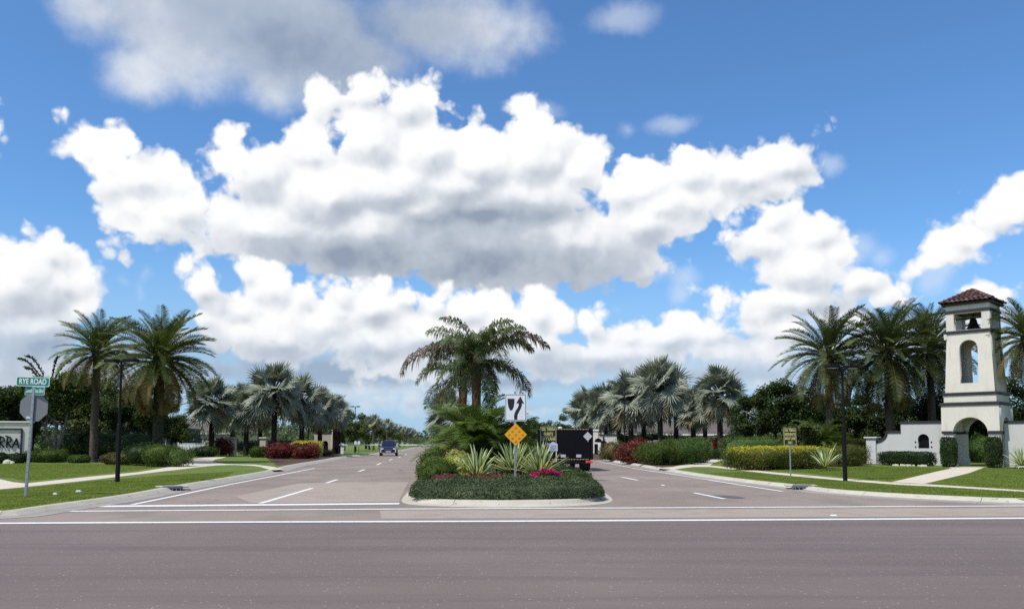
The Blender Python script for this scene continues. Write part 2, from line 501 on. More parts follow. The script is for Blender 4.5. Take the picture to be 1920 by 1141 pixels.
plain('car_blue', (0.012, 0.020, 0.085), 0.18, 0.2, 0.6, var=0.05)
plain('car_glass', (0.012, 0.016, 0.02), 0.05, 0.0, 0.9)
plain('headlight', (0.75, 0.78, 0.80), 0.15, 0.1)
plain('placard', (0.52, 0.53, 0.55), 0.4, var=0.1)
plain('window_glass', (0.03, 0.04, 0.05), 0.06, 0.0, 0.8)
plain('shingle', (0.115, 0.095, 0.080), 0.9, var=0.25, scale=1.5)
plain('shingle_grey', (0.085, 0.080, 0.080), 0.9, var=0.25, scale=1.5)
plain('wood_tan', (0.40, 0.30, 0.20), 0.8, var=0.2)
plain('teal_metal', (0.22, 0.36, 0.36), 0.5)
plain('litter', (0.6, 0.68, 0.72), 0.6)
plain('soil', (0.05, 0.035, 0.025), 0.95, var=0.3)

def tilemat():
    m, b, P, o = new_mat('roof_clay')
    oi = b.n.new('ShaderNodeObjectInfo')
    c = b.ramp(oi.outputs['Random'], [(0.0, (0.045, 0.024, 0.022)), (0.35, (0.085, 0.036, 0.032)), (0.7, (0.125, 0.056, 0.045)), (1.0, (0.19, 0.115, 0.085))])
    c = b.mix(b.m('MULTIPLY', b.smooth(b.noise(objpos(b), 6, 5, 0.7), 0.5, 0.7), 0.5), c, (0.07, 0.045, 0.04, 1))
    b.l.new(c, P.inputs['Base Color']); P.inputs['Roughness'].default_value = 0.75
tilemat()

def barkmat(name, a, c2, ring=6.0):
    m, b, P, o = new_mat(name)
    p = tcobj(b)
    n = b.noise(b.v('MULTIPLY', p, (1, 1, ring)), 4.0, 6, 0.7)
    c = b.mix(b.smooth(n, 0.35, 0.65), a + (1,), c2 + (1,))
    b.l.new(c, P.inputs['Base Color']); P.inputs['Roughness'].default_value = 0.95
    P.inputs['Specular IOR Level'].default_value = 0.1
    bump(b, P, n, 0.9, 0.05)
barkmat('palm_bark', (0.060, 0.048, 0.038), (0.155, 0.125, 0.095))
barkmat('grey_bark', (0.10, 0.085, 0.07), (0.24, 0.21, 0.17), 1.0)
barkmat('dark_bark', (0.016, 0.013, 0.011), (0.050, 0.041, 0.033), 0.6)
barkmat('palm_brown', (0.10, 0.055, 0.030), (0.24, 0.15, 0.09), 0.25)
barkmat('vine_bark', (0.020, 0.026, 0.012), (0.06, 0.06, 0.035), 1.0)

leafmat('date_leaf', [(0.050, 0.066, 0.016), (0.095, 0.122, 0.030), (0.165, 0.190, 0.055)], 0.25)
leafmat('date_leaf_dark', [(0.036, 0.050, 0.016), (0.075, 0.096, 0.032), (0.160, 0.178, 0.070)], 0.22)
leafmat('date_leaf_old', [(0.085, 0.070, 0.020), (0.150, 0.115, 0.030), (0.24, 0.17, 0.055)], 0.25)
leafmat('silver_leaf', [(0.115, 0.140, 0.098), (0.225, 0.255, 0.190), (0.420, 0.440, 0.360)], 0.15, 0.5, 0.35)
leafmat('silver_leaf_old', [(0.20, 0.18, 0.10), (0.33, 0.30, 0.17)], 0.2)
leafmat('queen_leaf', [(0.036, 0.054, 0.018), (0.082, 0.116, 0.040), (0.155, 0.190, 0.075)], 0.32)
leafmat('queen_leaf_old', [(0.075, 0.055, 0.045), (0.16, 0.115, 0.09), (0.22, 0.16, 0.12)], 0.25)
leafmat('areca_leaf', [(0.045, 0.082, 0.014), (0.098, 0.155, 0.028), (0.180, 0.240, 0.055)], 0.32)
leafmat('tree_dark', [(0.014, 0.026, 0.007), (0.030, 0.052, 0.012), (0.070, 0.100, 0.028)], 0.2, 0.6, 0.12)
leafmat('tree_mid', [(0.024, 0.046, 0.010), (0.066, 0.104, 0.022), (0.150, 0.195, 0.055)], 0.25, 0.6, 0.12)
leafmat('tree_olive', [(0.045, 0.065, 0.018), (0.085, 0.115, 0.032), (0.14, 0.16, 0.05)], 0.25)
leafmat('hedge_green', [(0.026, 0.048, 0.010), (0.060, 0.096, 0.018), (0.125, 0.165, 0.038)], 0.25, 0.6, 0.12)
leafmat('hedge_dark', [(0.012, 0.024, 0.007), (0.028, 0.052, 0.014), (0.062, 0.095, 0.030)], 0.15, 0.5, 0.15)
leafmat('bush_bright', [(0.035, 0.075, 0.018), (0.080, 0.140, 0.030), (0.16, 0.22, 0.06)], 0.3)
leafmat('gold_leaf', [(0.26, 0.25, 0.012), (0.48, 0.44, 0.028), (0.66, 0.60, 0.07)], 0.3)
leafmat('yellow_variegated', [(0.16, 0.20, 0.04), (0.38, 0.40, 0.10), (0.62, 0.62, 0.25)], 0.3)
leafmat('olive_brown', [(0.05, 0.050, 0.015), (0.11, 0.10, 0.03), (0.22, 0.18, 0.06)], 0.25)
leafmat('croton_red', [(0.022, 0.030, 0.008), (0.085, 0.012, 0.014), (0.24, 0.035, 0.032), (0.34, 0.17, 0.06)], 0.2)
leafmat('grey_cover', [(0.030, 0.046, 0.018), (0.070, 0.094, 0.040), (0.150, 0.180, 0.090)], 0.2, 0.55, 0.2, 0.4, 1.6)
leafmat('rust_leaf', [(0.06, 0.05, 0.02), (0.13, 0.07, 0.03), (0.22, 0.06, 0.05)], 0.25)
leafmat('pink_bract', [(0.45, 0.008, 0.11), (0.62, 0.015, 0.18), (0.75, 0.05, 0.28)], 0.35, 0.5)
leafmat('red_bract', [(0.20, 0.015, 0.030), (0.38, 0.03, 0.07)], 0.3)
leafmat('purple_bract', [(0.10, 0.03, 0.08), (0.22, 0.08, 0.18)], 0.3)
leafmat('yucca_green', [(0.05, 0.095, 0.035), (0.10, 0.16, 0.06)], 0.15)
leafmat('yucca_cream', [(0.50, 0.55, 0.26), (0.76, 0.78, 0.46)], 0.3)
leafmat('hedge_olive', [(0.035, 0.042, 0.010), (0.085, 0.098, 0.020), (0.20, 0.19, 0.045)], 0.25, 0.6, 0.12)
leafmat('far_wood', [(0.030, 0.050, 0.022), (0.060, 0.085, 0.035), (0.10, 0.12, 0.05)], 0.1)
leafmat('grass_blade', [(0.130, 0.185, 0.034), (0.205, 0.265, 0.055), (0.34, 0.35, 0.12)], 0.45, 0.7, 0.1)
M = MATS

# ------------------------------------------------------------------ object helpers
def tag(o, label=None, cat=None, group=None, kind=None):
    if label: o['label'] = label
    if cat: o['category'] = cat
    if group: o['group'] = group
    if kind: o['kind'] = kind
    return o

def empty(name, loc=(0, 0, 0), rz=0.0, label=None, cat=None, group=None):
    o = bpy.data.objects.new(name, None)
    o.empty_display_size = 0.2
    COL.objects.link(o)
    o.location = loc
    o.rotation_euler = (0, 0, rz)
    return tag(o, label, cat, group)

def link_mesh(name, me, parent=None, loc=(0, 0, 0), rot=(0, 0, 0), scale=(1, 1, 1)):
    o = bpy.data.objects.new(name, me)
    COL.objects.link(o)
    if parent is not None: o.parent = parent
    o.location = loc; o.rotation_euler = rot; o.scale = scale
    return o

def mesh_from(name, V, Fs, mats, mi=None, smooth=False):
    """V (N,3) array, Fs list of (M,k) index arrays"""
    me = bpy.data.meshes.new(name)
    V = np.asarray(V, dtype=np.float32)
    me.vertices.add(len(V))
    me.vertices.foreach_set('co', V.ravel())
    loops = np.concatenate([np.asarray(f, dtype=np.int32).ravel() for f in Fs]) if Fs else np.zeros(0, np.int32)
    tot = np.concatenate([np.full(len(f), np.asarray(f).shape[1], dtype=np.int32) for f in Fs])
    me.loops.add(len(loops)); me.loops.foreach_set('vertex_index', loops)
    me.polygons.add(len(tot))
    st = np.concatenate([[0], np.cumsum(tot)[:-1]]).astype(np.int32)
    me.polygons.foreach_set('loop_start', st)
    me.polygons.foreach_set('loop_total', tot)
    for m in mats: me.materials.append(m)
    if mi is not None: me.polygons.foreach_set('material_index', np.asarray(mi, dtype=np.int32))
    if smooth: me.polygons.foreach_set('use_smooth', np.ones(len(tot), dtype=bool))
    me.update(calc_edges=True)
    return me

class MB:
    def __init__(s):
        s.v = []; s.f = []; s.mi = []
    def add(s, vs, fs, mi=0):
        o = len(s.v)
        s.v += [tuple(v) for v in vs]
        s.f += [tuple(i + o for i in f) for f in fs]
        s.mi += [mi] * len(fs)
        return s
    def box(s, c, d, rz=0.0, mi=0, taper=1.0, bev=0.0):
        x, y, z = d[0] / 2, d[1] / 2, d[2] / 2
        ca, sa = math.cos(rz), math.sin(rz)
        if bev > 0:
            b = min(bev, x * .45, y * .45, z * .45)
            pts = []
            for (zz, ex) in ((-z, b), (-z + b, 0), (z - b, 0), (z, b)):
                t = taper if zz > 0 else 1.0
                xx, yy = (x - ex) * t, (y - ex) * t
                k = b if ex == 0 else 0.0
                ring = [(-xx + k, -yy), (xx - k, -yy), (xx, -yy + k), (xx, yy - k), (xx - k, yy), (-xx + k, yy), (-xx, yy - k), (-xx, -yy + k)]
                for (a, q) in ring: pts.append((c[0] + a * ca - q * sa, c[1] + a * sa + q * ca, c[2] + zz))
            fs = [tuple(range(7, -1, -1)), tuple(range(24, 32))]
            for r in range(3):
                for k in range(8):
                    a = r * 8 + k; b2 = r * 8 + (k + 1) % 8
                    fs.append((a, b2, b2 + 8, a + 8))
            return s.add(pts, fs, mi)
        pts = []
        for (zz, t) in ((-z, 1.0), (z, taper)):
            for (a, q) in ((-x, -y), (x, -y), (x, y), (-x, y)):
                a *= t; q *= t
                pts.append((c[0] + a * ca - q * sa, c[1] + a * sa + q * ca, c[2] + zz))
        return s.add(pts, [(3, 2, 1, 0), (4, 5, 6, 7), (0, 1, 5, 4), (1, 2, 6, 5), (2, 3, 7, 6), (3, 0, 4, 7)], mi)
    def tube(s, pts, radii, seg=8, mi=0, cap=True):
        pts = [Vector(p) for p in pts]
        if not hasattr(radii, '__len__'): radii = [radii] * len(pts)
        n = len(pts); V = []
        for i, p in enumerate(pts):
            t = (pts[min(i + 1, n - 1)] - pts[max(i - 1, 0)]).normalized()
            up = Vector((0, 0, 1)) if abs(t.z) < 0.9 else Vector((1, 0, 0))
            a = t.cross(up).normalized(); b = t.cross(a).normalized()
            for k in range(seg):
                th = 2 * math.pi * k / seg
                V.append(p + (a * math.cos(th) + b * math.sin(th)) * radii[i])
        F = []
        for i in range(n - 1):
            for k in range(seg):
                q = (k + 1) % seg
                F.append((i * seg + k, (i + 1) * seg + k, (i + 1) * seg + q, i * seg + q))
        if cap:
            F.append(tuple(range(seg)))
            F.append(tuple(range(n * seg - 1, (n - 1) * seg - 1, -1)))
        return s.add(V, F, mi)
    def lathe(s, prof, c=(0, 0, 0), seg=16, mi=0):
        V = []
        for (r, z) in prof:
            for k in range(seg):
                th = 2 * math.pi * k / seg
                V.append((c[0] + r * math.cos(th), c[1] + r * math.sin(th), c[2] + z))
        F = []
        for i in range(len(prof) - 1):
            for k in range(seg):
                q = (k + 1) % seg
                F.append((i * seg + k, i * seg + q, (i + 1) * seg + q, (i + 1) * seg + k))
        F.append(tuple(range(seg - 1, -1, -1))); n = len(prof)
        F.append(tuple(range((n - 1) * seg, n * seg)))
        return s.add(V, F, mi)
    def prism(s, poly, z0, z1, mi=0, axis='z', bottom=True):
        n = len(poly)
        if axis == 'z':
            V = [(x, y, z0) for x, y in poly] + [(x, y, z1) for x, y in poly]
        else:   # poly in x,z; extrude along y
            V = [(x, z0, y) for x, y in poly] + [(x, z1, y) for x, y in poly]
        F = [tuple(range(n, 2 * n))] + ([tuple(range(n - 1, -1, -1))] if bottom else [])
        for k in range(n):
            q = (k + 1) % n
            F.append((k, q, q + n, k + n))
        return s.add(V, F, mi)
    def build(s, name, mats, parent=None, loc=(0, 0, 0), rz=0.0, smooth=False):
        if not isinstance(mats, (list, tuple)): mats = [mats]
        me = bpy.data.meshes.new(name)
        me.from_pydata(s.v, [], s.f)
        for m in mats: me.materials.append(m)
        me.polygons.foreach_set('material_index', s.mi)
        if smooth: me.polygons.foreach_set('use_smooth', [True] * len(me.polygons))
        me.update()
        return link_mesh(name, me, parent, loc, (0, 0, rz))

def sheet(name, poly, z, mat, kind='structure', parent=None):
    """flat sheet from an outline, triangulated"""
    from mathutils.geometry import tessellate_polygon
    pts = [Vector((x, y, z)) for x, y in poly]
    tris = tessellate_polygon([pts])
    fs = []
    for t in tris:
        a, b, c = (pts[i] for i in t)
        fs.append(tuple(t) if (b - a).cross(c - a).z > 0 else tuple(reversed(t)))
    me = bpy.data.meshes.new(name)
    me.from_pydata([tuple(p) for p in pts], [], fs)
    me.materials.append(mat)
    o = link_mesh(name, me, parent)
    if kind and parent is None: o['kind'] = kind
    return o

def slab(name, poly, z0, z1, mat, parent=None, kind='structure'):
    o = sheet(name, poly, z1, mat, kind, parent)
    me = o.data
    n = len(poly)
    area = sum(poly[i][0] * poly[(i + 1) % n][1] - poly[(i + 1) % n][0] * poly[i][1] for i in range(n))
    V = [tuple(v.co) for v in me.vertices] + [(x, y, z0) for x, y in poly]
    F = [tuple(p.vertices) for p in me.polygons]
    for k in range(n):
        q = (k + 1) % n
        f = (k, k + n, q + n, q)
        F.append(f if area > 0 else tuple(reversed(f)))
    me.clear_geometry()
    me.from_pydata(V, [], F)
    me.update()
    return o

def extrude_outline(outer, holes, depth, name, mat, parent=None, loc=(0, 0, 0), rot=(0, 0, 0)):
    """solid panel with openings: outline in x,z, thickness along y (centred)"""
    cu = bpy.data.curves.new(name, 'CURVE')
    cu.dimensions = '2D'; cu.fill_mode = 'BOTH'; cu.extrude = depth / 2
    for lp in [outer] + holes:
        sp = cu.splines.new('POLY'); sp.points.add(len(lp) - 1)
        for i, (x, y) in enumerate(lp): sp.points[i].co = (x, y, 0, 1)
        sp.use_cyclic_u = True
    tmp = bpy.data.objects.new(name, cu)
    COL.objects.link(tmp)
    dg = bpy.context.evaluated_depsgraph_get()
    me = bpy.data.meshes.new_from_object(tmp.evaluated_get(dg))
    COL.objects.unlink(tmp); bpy.data.objects.remove(tmp); bpy.data.curves.remove(cu)
    me.transform(Matrix.Rotation(math.pi / 2, 4, 'X'))
    me.materials.clear(); me.materials.append(mat)
    me.name = name
    return link_mesh(name, me, parent, loc, rot)

def arch(x, z0, w, zs, n=12, flip=False):
    """arched opening outline: centre x, bottom z0, width w, spring height zs (round head)"""
    r = w / 2
    pts = [(x - r, z0), (x + r, z0)]
    for k in range(n + 1):
        a = math.pi * k / n
        pts.append((x + r * math.cos(a), zs + r * math.sin(a)))
    return pts

def lettering(text, size, mat, parent, loc, rot, name='lettering', align='CENTER', sx=1.0, extr=0.002, bold=0.0, fit=None):
    cu = bpy.data.curves.new(name, 'FONT')
    cu.body = text; cu.size = size; cu.align_x = align; cu.align_y = 'CENTER'
    cu.extrude = extr; cu.offset = bold
    tmp = bpy.data.objects.new(name, cu)
    COL.objects.link(tmp)
    dg = bpy.context.evaluated_depsgraph_get()
    me = bpy.data.meshes.new_from_object(tmp.evaluated_get(dg))
    COL.objects.unlink(tmp); bpy.data.objects.remove(tmp); bpy.data.curves.remove(cu)
    me.materials.clear(); me.materials.append(mat)
    if fit:                                   # letters scaled to the width the board leaves them
        xs = [v.co.x for v in me.vertices]
        if xs: sx = fit / (max(xs) - min(xs))
    return link_mesh(name, me, parent, loc, rot, (sx, 1, 1))

def in_poly(P, poly):
    x, y = P[:, 0], P[:, 1]
    ins = np.zeros(len(P), bool)
    n = len(poly)
    for i in range(n):
        x0, y0 = poly[i]; x1, y1 = poly[(i + 1) % n]
        c = ((y0 > y) != (y1 > y)) & (x < (x1 - x0) * (y - y0) / ((y1 - y0) if y1 != y0 else 1e-9) + x0)
        ins ^= c
    return ins

def edge_dist(P, poly):
    d = np.full(len(P), 1e9)
    n = len(poly)
    for i in range(n):
        a = np.array(poly[i]); b = np.array(poly[(i + 1) % n]); ab = b - a
        t = np.clip(((P - a) @ ab) / max(ab @ ab, 1e-9), 0, 1)
        d = np.minimum(d, np.linalg.norm(P - (a + t[:, None] * ab), axis=1))
    return d

def rand_in_poly(poly, n):
    p = np.array(poly); lo, hi = p.min(0), p.max(0)
    out = np.zeros((0, 2))
    while len(out) < n:
        q = rng.uniform(lo, hi, (n * 2, 2))
        out = np.vstack([out, q[in_poly(q, poly)]])
    return out[:n]

def wave(P, s, seed=0.0):
    """cheap smooth pseudo-noise, about -1..1"""
    x, y, z = (P[:, 0] * s, P[:, 1] * s, (P[:, 2] * s if P.shape[1] > 2 else 0))
    return (np.sin(x * 1.7 + seed) * np.cos(y * 1.3 + seed * 2.1) + np.sin(y * 2.9 - x * 1.1 + seed * 0.7 + z * 1.9) * 0.6
            + np.sin(x * 4.3 + y * 3.7 + z * 3.1 + seed) * 0.35) / 1.5

def leaf_quads(Cn, Nn, ln, wd):
    """rhombic leaves: centres, normals, length and width arrays"""
    n = len(Cn)
    Nn = Nn / (np.linalg.norm(Nn, axis=1, keepdims=True) + 1e-9)
    r = rng.normal(size=(n, 3))
    T = np.cross(Nn, r); T /= (np.linalg.norm(T, axis=1, keepdims=True) + 1e-9)
    B = np.cross(Nn, T)
    ln = np.broadcast_to(ln, (n,))[:, None]; wd = np.broadcast_to(wd, (n,))[:, None]
    V = np.stack([Cn - T * ln / 2, Cn - B * wd / 2 + T * ln * 0.05 + Nn * wd * 0.12, Cn + T * ln / 2, Cn + B * wd / 2 + T * ln * 0.05 + Nn * wd * 0.12], axis=1).reshape(-1, 3)
    F = np.arange(n * 4).reshape(n, 4)
    return V, F

def super_points(n, rx, ry, rz, p):
    """points and outward normals on a superellipsoid"""
    d = rng.normal(size=(n, 3)); d /= np.linalg.norm(d, axis=1, keepdims=True)
    # even out over the box-like shape
    k = (np.abs(d) ** p).sum(1) ** (-1.0 / p)
    P = d * k[:, None]
    N = np.sign(P) * np.abs(P) ** (p - 1)
    return P * [rx, ry, rz], N / [rx, ry, rz]

_core_cache = {}
def core_mesh(rx, ry, h, p, mat, name, z0=0.0, fac=0.82):
    seg, rings = 20, 9
    V = []; F = []
    for i in range(rings + 1):
        ph = math.pi * i / rings
        for k in range(seg):
            th = 2 * math.pi * k / seg
            d = np.array([math.sin(ph) * math.cos(th), math.sin(ph) * math.sin(th), math.cos(ph)])
            r = (np.abs(d) ** p).sum() ** (-1.0 / p)
            q = d * r * fac
            lump = 1 + 0.05 * math.sin(k * 2.3 + i * 1.7)
            V.append((q[0] * rx * lump, q[1] * ry * lump, max(z0 + h / 2 + q[2] * h / 2, 0.0)))
    for i in range(rings):
        for k in range(seg):
            a = i * seg + k; b = i * seg + (k + 1) % seg
            F.append((a, a + seg, b + seg, b))
    return V, F

def bush(name, label, cat, x, y, rx, ry, h, n, leaf, mat, p=2.4, rz=0.0, z=0.12, group=None, rag=0.10, up=0.35,
         blossoms=None, parent=None, topmat=None, aspect=0.55):
    """clipped or loose shrub: a dark body of twigs and leaves under a skin of single leaves"""
    P, N = super_points(n, 1, 1, 1, p)
    seed = rnd.random() * 20
    P0_ = P * [rx, ry, h / 2]
    r = 0.93 + rng.normal(0, 0.05, n) + rag * wave(P0_, 2.2 / max(0.6, min(rx, ry)), seed) + rag * 0.6 * rng.random(n) ** 4
    Q = P0_ * r[:, None]
    Q[:, 2] += h / 2
    Q = Q[Q[:, 2] > 0.01]; k = len(Q)
    Nn = (N / np.linalg.norm(N, axis=1, keepdims=True))[:k] + rng.normal(0, 0.65, (k, 3)) + [0, 0, up]
    ls = leaf * rng.uniform(0.7, 1.3, k)
    V, F = leaf_quads(Q, Nn, ls, ls * aspect)
    mi = np.zeros(len(F), int)
    mats = [mat]
    if topmat is not None:
        mats.append(topmat)
        t = Q[:, 2] / h + rng.normal(0, 0.09, k)
        mi[t > 0.80] = 1
    cv, cf = core_mesh(rx, ry, h, p, mat, name)
    o4 = len(V)
    V = np.vstack([V, np.array(cv)])
    F2 = np.array(cf) + o4
    me = mesh_from(name, V, [F, F2], mats, np.concatenate([mi, np.zeros(len(F2), int)]))
    o = link_mesh(name, me, parent, (x, y, z), (0, 0, rz))
    if parent is None: tag(o, label, cat, group)
    if blossoms:
        bm, bn, bl, spots = blossoms
        cs = []
        for (ax, ay, az_, sp) in spots:
            cs.append(np.array([ax, ay, az_]) + rng.normal(0, sp, (bn // len(spots), 3)) * [1, 1, 0.6])
        Cb = np.vstack(cs)
        Vb, Fb = leaf_quads(Cb, rng.normal(0, 0.8, (len(Cb), 3)) + [0, -0.3, 0.5], bl, bl * 0.8)
        link_mesh('blossoms', mesh_from('blossoms', Vb, [Fb], [bm]), o)
    return o

def cover(name, poly, z, h, n, leaf, mat, edge=0.28, seed=1.0, label=None, cat=None, kind=None, lump=0.22, group=None, aspect=0.5):
    """planting that fills an outline: leaf skin over a rounded-edged mass"""
    P = rand_in_poly(poly, n)
    d = edge_dist(P, poly)
    hh = h * (1 - np.exp(-d / edge)) * (1 + lump * wave(P, 2.0, seed))
    side = rng.random(n) < 0.35
    zz = np.where(side & (d < edge * 1.6), hh * rng.random(n), hh) + rng.normal(0, 0.03 * h + 0.012, n)
    Q = np.column_stack([P, z + np.maximum(zz, 0.02)])
    pl_ = np.array(poly); m0 = len(pl_); sg = np.linalg.norm(np.roll(pl_, -1, 0) - pl_, axis=1)
    k_ = n // 3; pick = rng.choice(m0, k_, p=sg / sg.sum()); tt = rng.random(k_)[:, None]
    E = pl_[pick] * (1 - tt) + np.roll(pl_, -1, 0)[pick] * tt
    ang = rng.random(k_) * 1.3
    inw = (pl_.mean(0) - E); inw /= np.linalg.norm(inw, axis=1, keepdims=True)
    rr_ = 1 + rng.normal(0, 0.05, k_)
    E2 = E + inw * (0.30 * (1 - np.cos(ang)) - 0.05 * rng.random(k_) + 0.03)[:, None]
    Q = np.vstack([Q, np.column_stack([E2, z + h * np.sin(ang) * rr_ * (1 + lump * 0.6 * wave(E2, 2.0, seed)) * 0.98])])
    n = len(Q)
    ls = leaf * rng.uniform(0.6, 1.4, n)
    V, F = leaf_quads(Q, rng.normal(0, 0.7, (n, 3)) + [0, -0.15, 0.7], ls, ls * aspect)
    # body under the leaves
    c = np.array(poly); ce = c.mean(0)
    from mathutils.geometry import tessellate_polygon
    rings = []
    for (s, hz) in ((0.975, 0.0), (0.965, 0.40), (0.93, 0.66), (0.86, 0.80)):
        rings.append(np.column_stack([ce + (c - ce) * s, np.full(len(c), z + h * hz)]))
    m = len(c); off = len(V)
    V = np.vstack([V] + rings)
    quads = []
    for r_ in range(3):
        for k in range(m):
            q = (k + 1) % m
            quads.append((off + r_ * m + k, off + r_ * m + q, off + (r_ + 1) * m + q, off + (r_ + 1) * m + k))
    tr = tessellate_polygon([[Vector(p) for p in rings[3]]])
    tr = np.array(tr) + off + 3 * m
    me = mesh_from(name, V, [F, np.array(quads), tr], [mat])
    o = link_mesh(name, me)
    tag(o, label, cat, group, kind)
    return o

# ------------------------------------------------------------------ palms and trees
def pinnate(name, L, elev, droop, npair, lf, wf, mats, start=0.14, vee=0.5, hang=0.0, plume=0.0, stalk=0.03, seg=14, seed=0, twist=0.0, fwd=0.75):
    """one feather frond in the local xz plane, heading +x; leaflets as slim folded blades"""
    r_ = random.Random(seed)
    pts = []; p = Vector((0, 0, 0)); side_dr = r_.uniform(-0.12, 0.12)
    for i in range(seg + 1):
        t = i / seg
        a = R(elev) - R(droop) * t ** 1.35
        pts.append(p.copy())
        d = Vector((math.cos(a), side_dr * t, math.sin(a)))
        p = p + d.normalized() * (L / seg)
    mb = MB()
    mb.tube(pts, [stalk * (1 - 0.85 * i / seg) for i in range(seg + 1)], 4, 1, cap=False)
    V = []; F4 = []; F3 = []
    for k in range(npair):
        t = start + (1 - start) * (k + 0.5) / npair
        u = t * seg; i = min(int(u), seg - 1)
        c = pts[i].lerp(pts[i + 1], u - i)
        fw = (pts[i + 1] - pts[i]).normalized()
        sd = Vector((0, 1, 0)); up = sd.cross(fw) * -1
        if up.z < 0 and abs(fw.z) < 0.95: up = -up
        prof = math.sin(math.pi * min(1, 0.16 + 0.80 * (t - start) / (1 - start) )) ** 0.6
        for s in (-1, 1):
            ll = lf * prof * r_.uniform(0.85, 1.12)
            v = vee + r_.uniform(-0.18, 0.18) + plume * r_.uniform(-1, 1)
            dr = (fw * fwd + sd * s * 1.0 + up * v).normalized()
            dr2 = (dr + Vector((0, 0, -1)) * (hang + 0.12)).normalized()
            m1 = c + dr * ll * 0.5
            m2 = m1 + dr2 * ll * 0.5
            if hang > 0.5:
                dr2 = (dr * 0.45 + Vector((0, 0, -1)) * hang).normalized(); m2 = m1 + dr2 * ll * 0.6
            wv = (fw * 0.8 + Vector((0, 0, 0.35)) * s).normalized() * wf * 0.5
            o = len(V)
            V += [c - wv * 0.5, c + wv * 0.5, m1 + wv, m1 - wv, m2]
            F4.append((o, o + 1, o + 2, o + 3)); F3.append((o + 3, o + 2, o + 4))
    o = len(mb.v)
    V = mb.v + [tuple(v) for v in V]
    f4 = [tuple(i + o for i in f) for f in F4]; f3 = [tuple(i + o for i in f) for f in F3]
    tubef = mb.f
    me = mesh_from(name, V, [np.array(tubef), np.array(f4), np.array(f3)], mats, [1] * len(tubef) + [0] * (len(f4) + len(f3)))
    return me

def fanleaf(name, pet, Lb, elev, droop, mats, nseg=30, seed=0, spread=150):
    """costapalmate fan leaf on a petiole, heading +x"""
    r_ = random.Random(seed)
    a0 = R(elev)
    n = 5; pts = []; p = Vector((0, 0, 0))
    for i in range(n + 1):
        a = a0 - R(droop) * 0.5 * (i / n) ** 1.5
        pts.append(p.copy()); p = p + Vector((math.cos(a), 0, math.sin(a))) * pet / n
    mb = MB(); mb.tube(pts, [0.045 * (1 - 0.5 * i / n) for i in range(n + 1)], 4, 1, cap=False)
    hub = pts[-1]; a = a0 - R(droop) * 0.8
    fx = Vector((math.cos(a), 0, math.sin(a))); nz = Vector((-math.sin(a), 0, math.cos(a))); sy = Vector((0, 1, 0))
    V = []; F = []
    tilt = r_.choice((-1, 1)) * r_.uniform(0.1, 1.15)
    sy = (sy * math.cos(tilt) + nz * math.sin(tilt)); nz = fx.cross(sy)
    cup = r_.uniform(0.15, 0.4)
    def pt(phi, rr, lift):
        q = hub + fx * math.cos(phi) * rr + sy * math.sin(phi) * rr + nz * (lift + cup * rr * abs(math.sin(phi)) * 0.7)
        q.z -= droopf * rr * rr * 0.35
        return q
    droopf = r_.uniform(0.1, 0.45) / Lb
    for k in range(nseg):
        ph0 = R(spread) * (2 * k / nseg - 1); ph1 = R(spread) * (2 * (k + 1) / nseg - 1); pm = (ph0 + ph1) / 2
        ll = Lb * (1 - 0.22 * abs(pm) / R(spread)) * r_.uniform(0.93, 1.05)
        ri = ll * r_.uniform(0.40, 0.50)
        o = len(V)
        V += [hub, pt(ph0, ri, -0.045), pt(pm, ri * 1.05, 0.045), pt(ph1, ri, -0.045), pt(pm + r_.uniform(-.06, .06), ll, r_.uniform(-0.16, 0.06))]
        F += [(o, o + 1, o + 2), (o, o + 2, o + 3), (o + 1, o + 4, o + 2), (o + 2, o + 4, o + 3)]
    off = len(mb.v)
    me = mesh_from(name, mb.v + [tuple(v) for v in V], [np.array(mb.f), np.array(F) + off], mats, [1] * len(mb.f) + [0] * len(F))
    return me

def trunk(h, r0, r1, mat, parent, knob=0.0, seg=14, boot=0.0, lean=(0, 0), z=0, rings=0):
    n = max(10, int(h * (7 if knob or rings else 2)))
    V = []; F = []
    for i in range(n + 1):
        t = i / n
        r = r0 + (r1 - r0) * t + 0.12 * r0 * math.exp(-t * h * 2.5)
        if boot: r += boot * math.exp(-((1 - t) * h / 0.55) ** 2)
        for k in range(seg):
            th = 2 * math.pi * k / seg + (math.pi / seg if i % 2 else 0)
            rr = r * (1 + knob * ((i + k) % 2 - 0.5)) * (1 + rings * (0.5 if i % 3 == 0 else 0))
            V.append((lean[0] * t * t + rr * math.cos(th), lean[1] * t * t + rr * math.sin(th), z + t * h))
    for i in range(n):
        for k in range(seg):
            q = (k + 1) % seg
            F.append((i * seg + k, i * seg + q, (i + 1) * seg + q, (i + 1) * seg + k))
    F2 = [tuple(range(n * seg, (n + 1) * seg))]
    me = mesh_from('trunk', V, [np.array(F), np.array(F2)], [mat])
    return link_mesh('trunk', me, parent)

DATE = {}
for tone, mats in (('a', ['date_leaf', 'date_leaf']), ('b', ['date_leaf_dark', 'date_leaf']), ('c', ['date_leaf_old', 'date_leaf_old'])):
    for e in (86, 70, 55, 40, 24, 8, -10, -30, -52):
        DATE[(tone, e)] = [pinnate('frond', 3.6, e + s, 42 + (86 - e) * 0.14 + s * 6, 50, 0.66, 0.050, [M[x] for x in mats], vee=0.45, seed=e * 7 + s + 200, hang=0.05) for s in (0, 1)]
QUEEN = {}
for tone, mats in (('a', ['queen_leaf', 'queen_leaf']), ('c', ['queen_leaf_old', 'queen_leaf_old'])):
    for e in (78, 58, 38, 18, -5, -30, -60):
        QUEEN[(tone, e)] = [pinnate('frond', 2.7, e + s * 3, 88, 60, 0.74, 0.046, [M[x] for x in mats], vee=0.3, plume=0.6, hang=0.62, seed=e * 5 + s + 900, start=0.12, fwd=0.5) for s in (0, 1)]
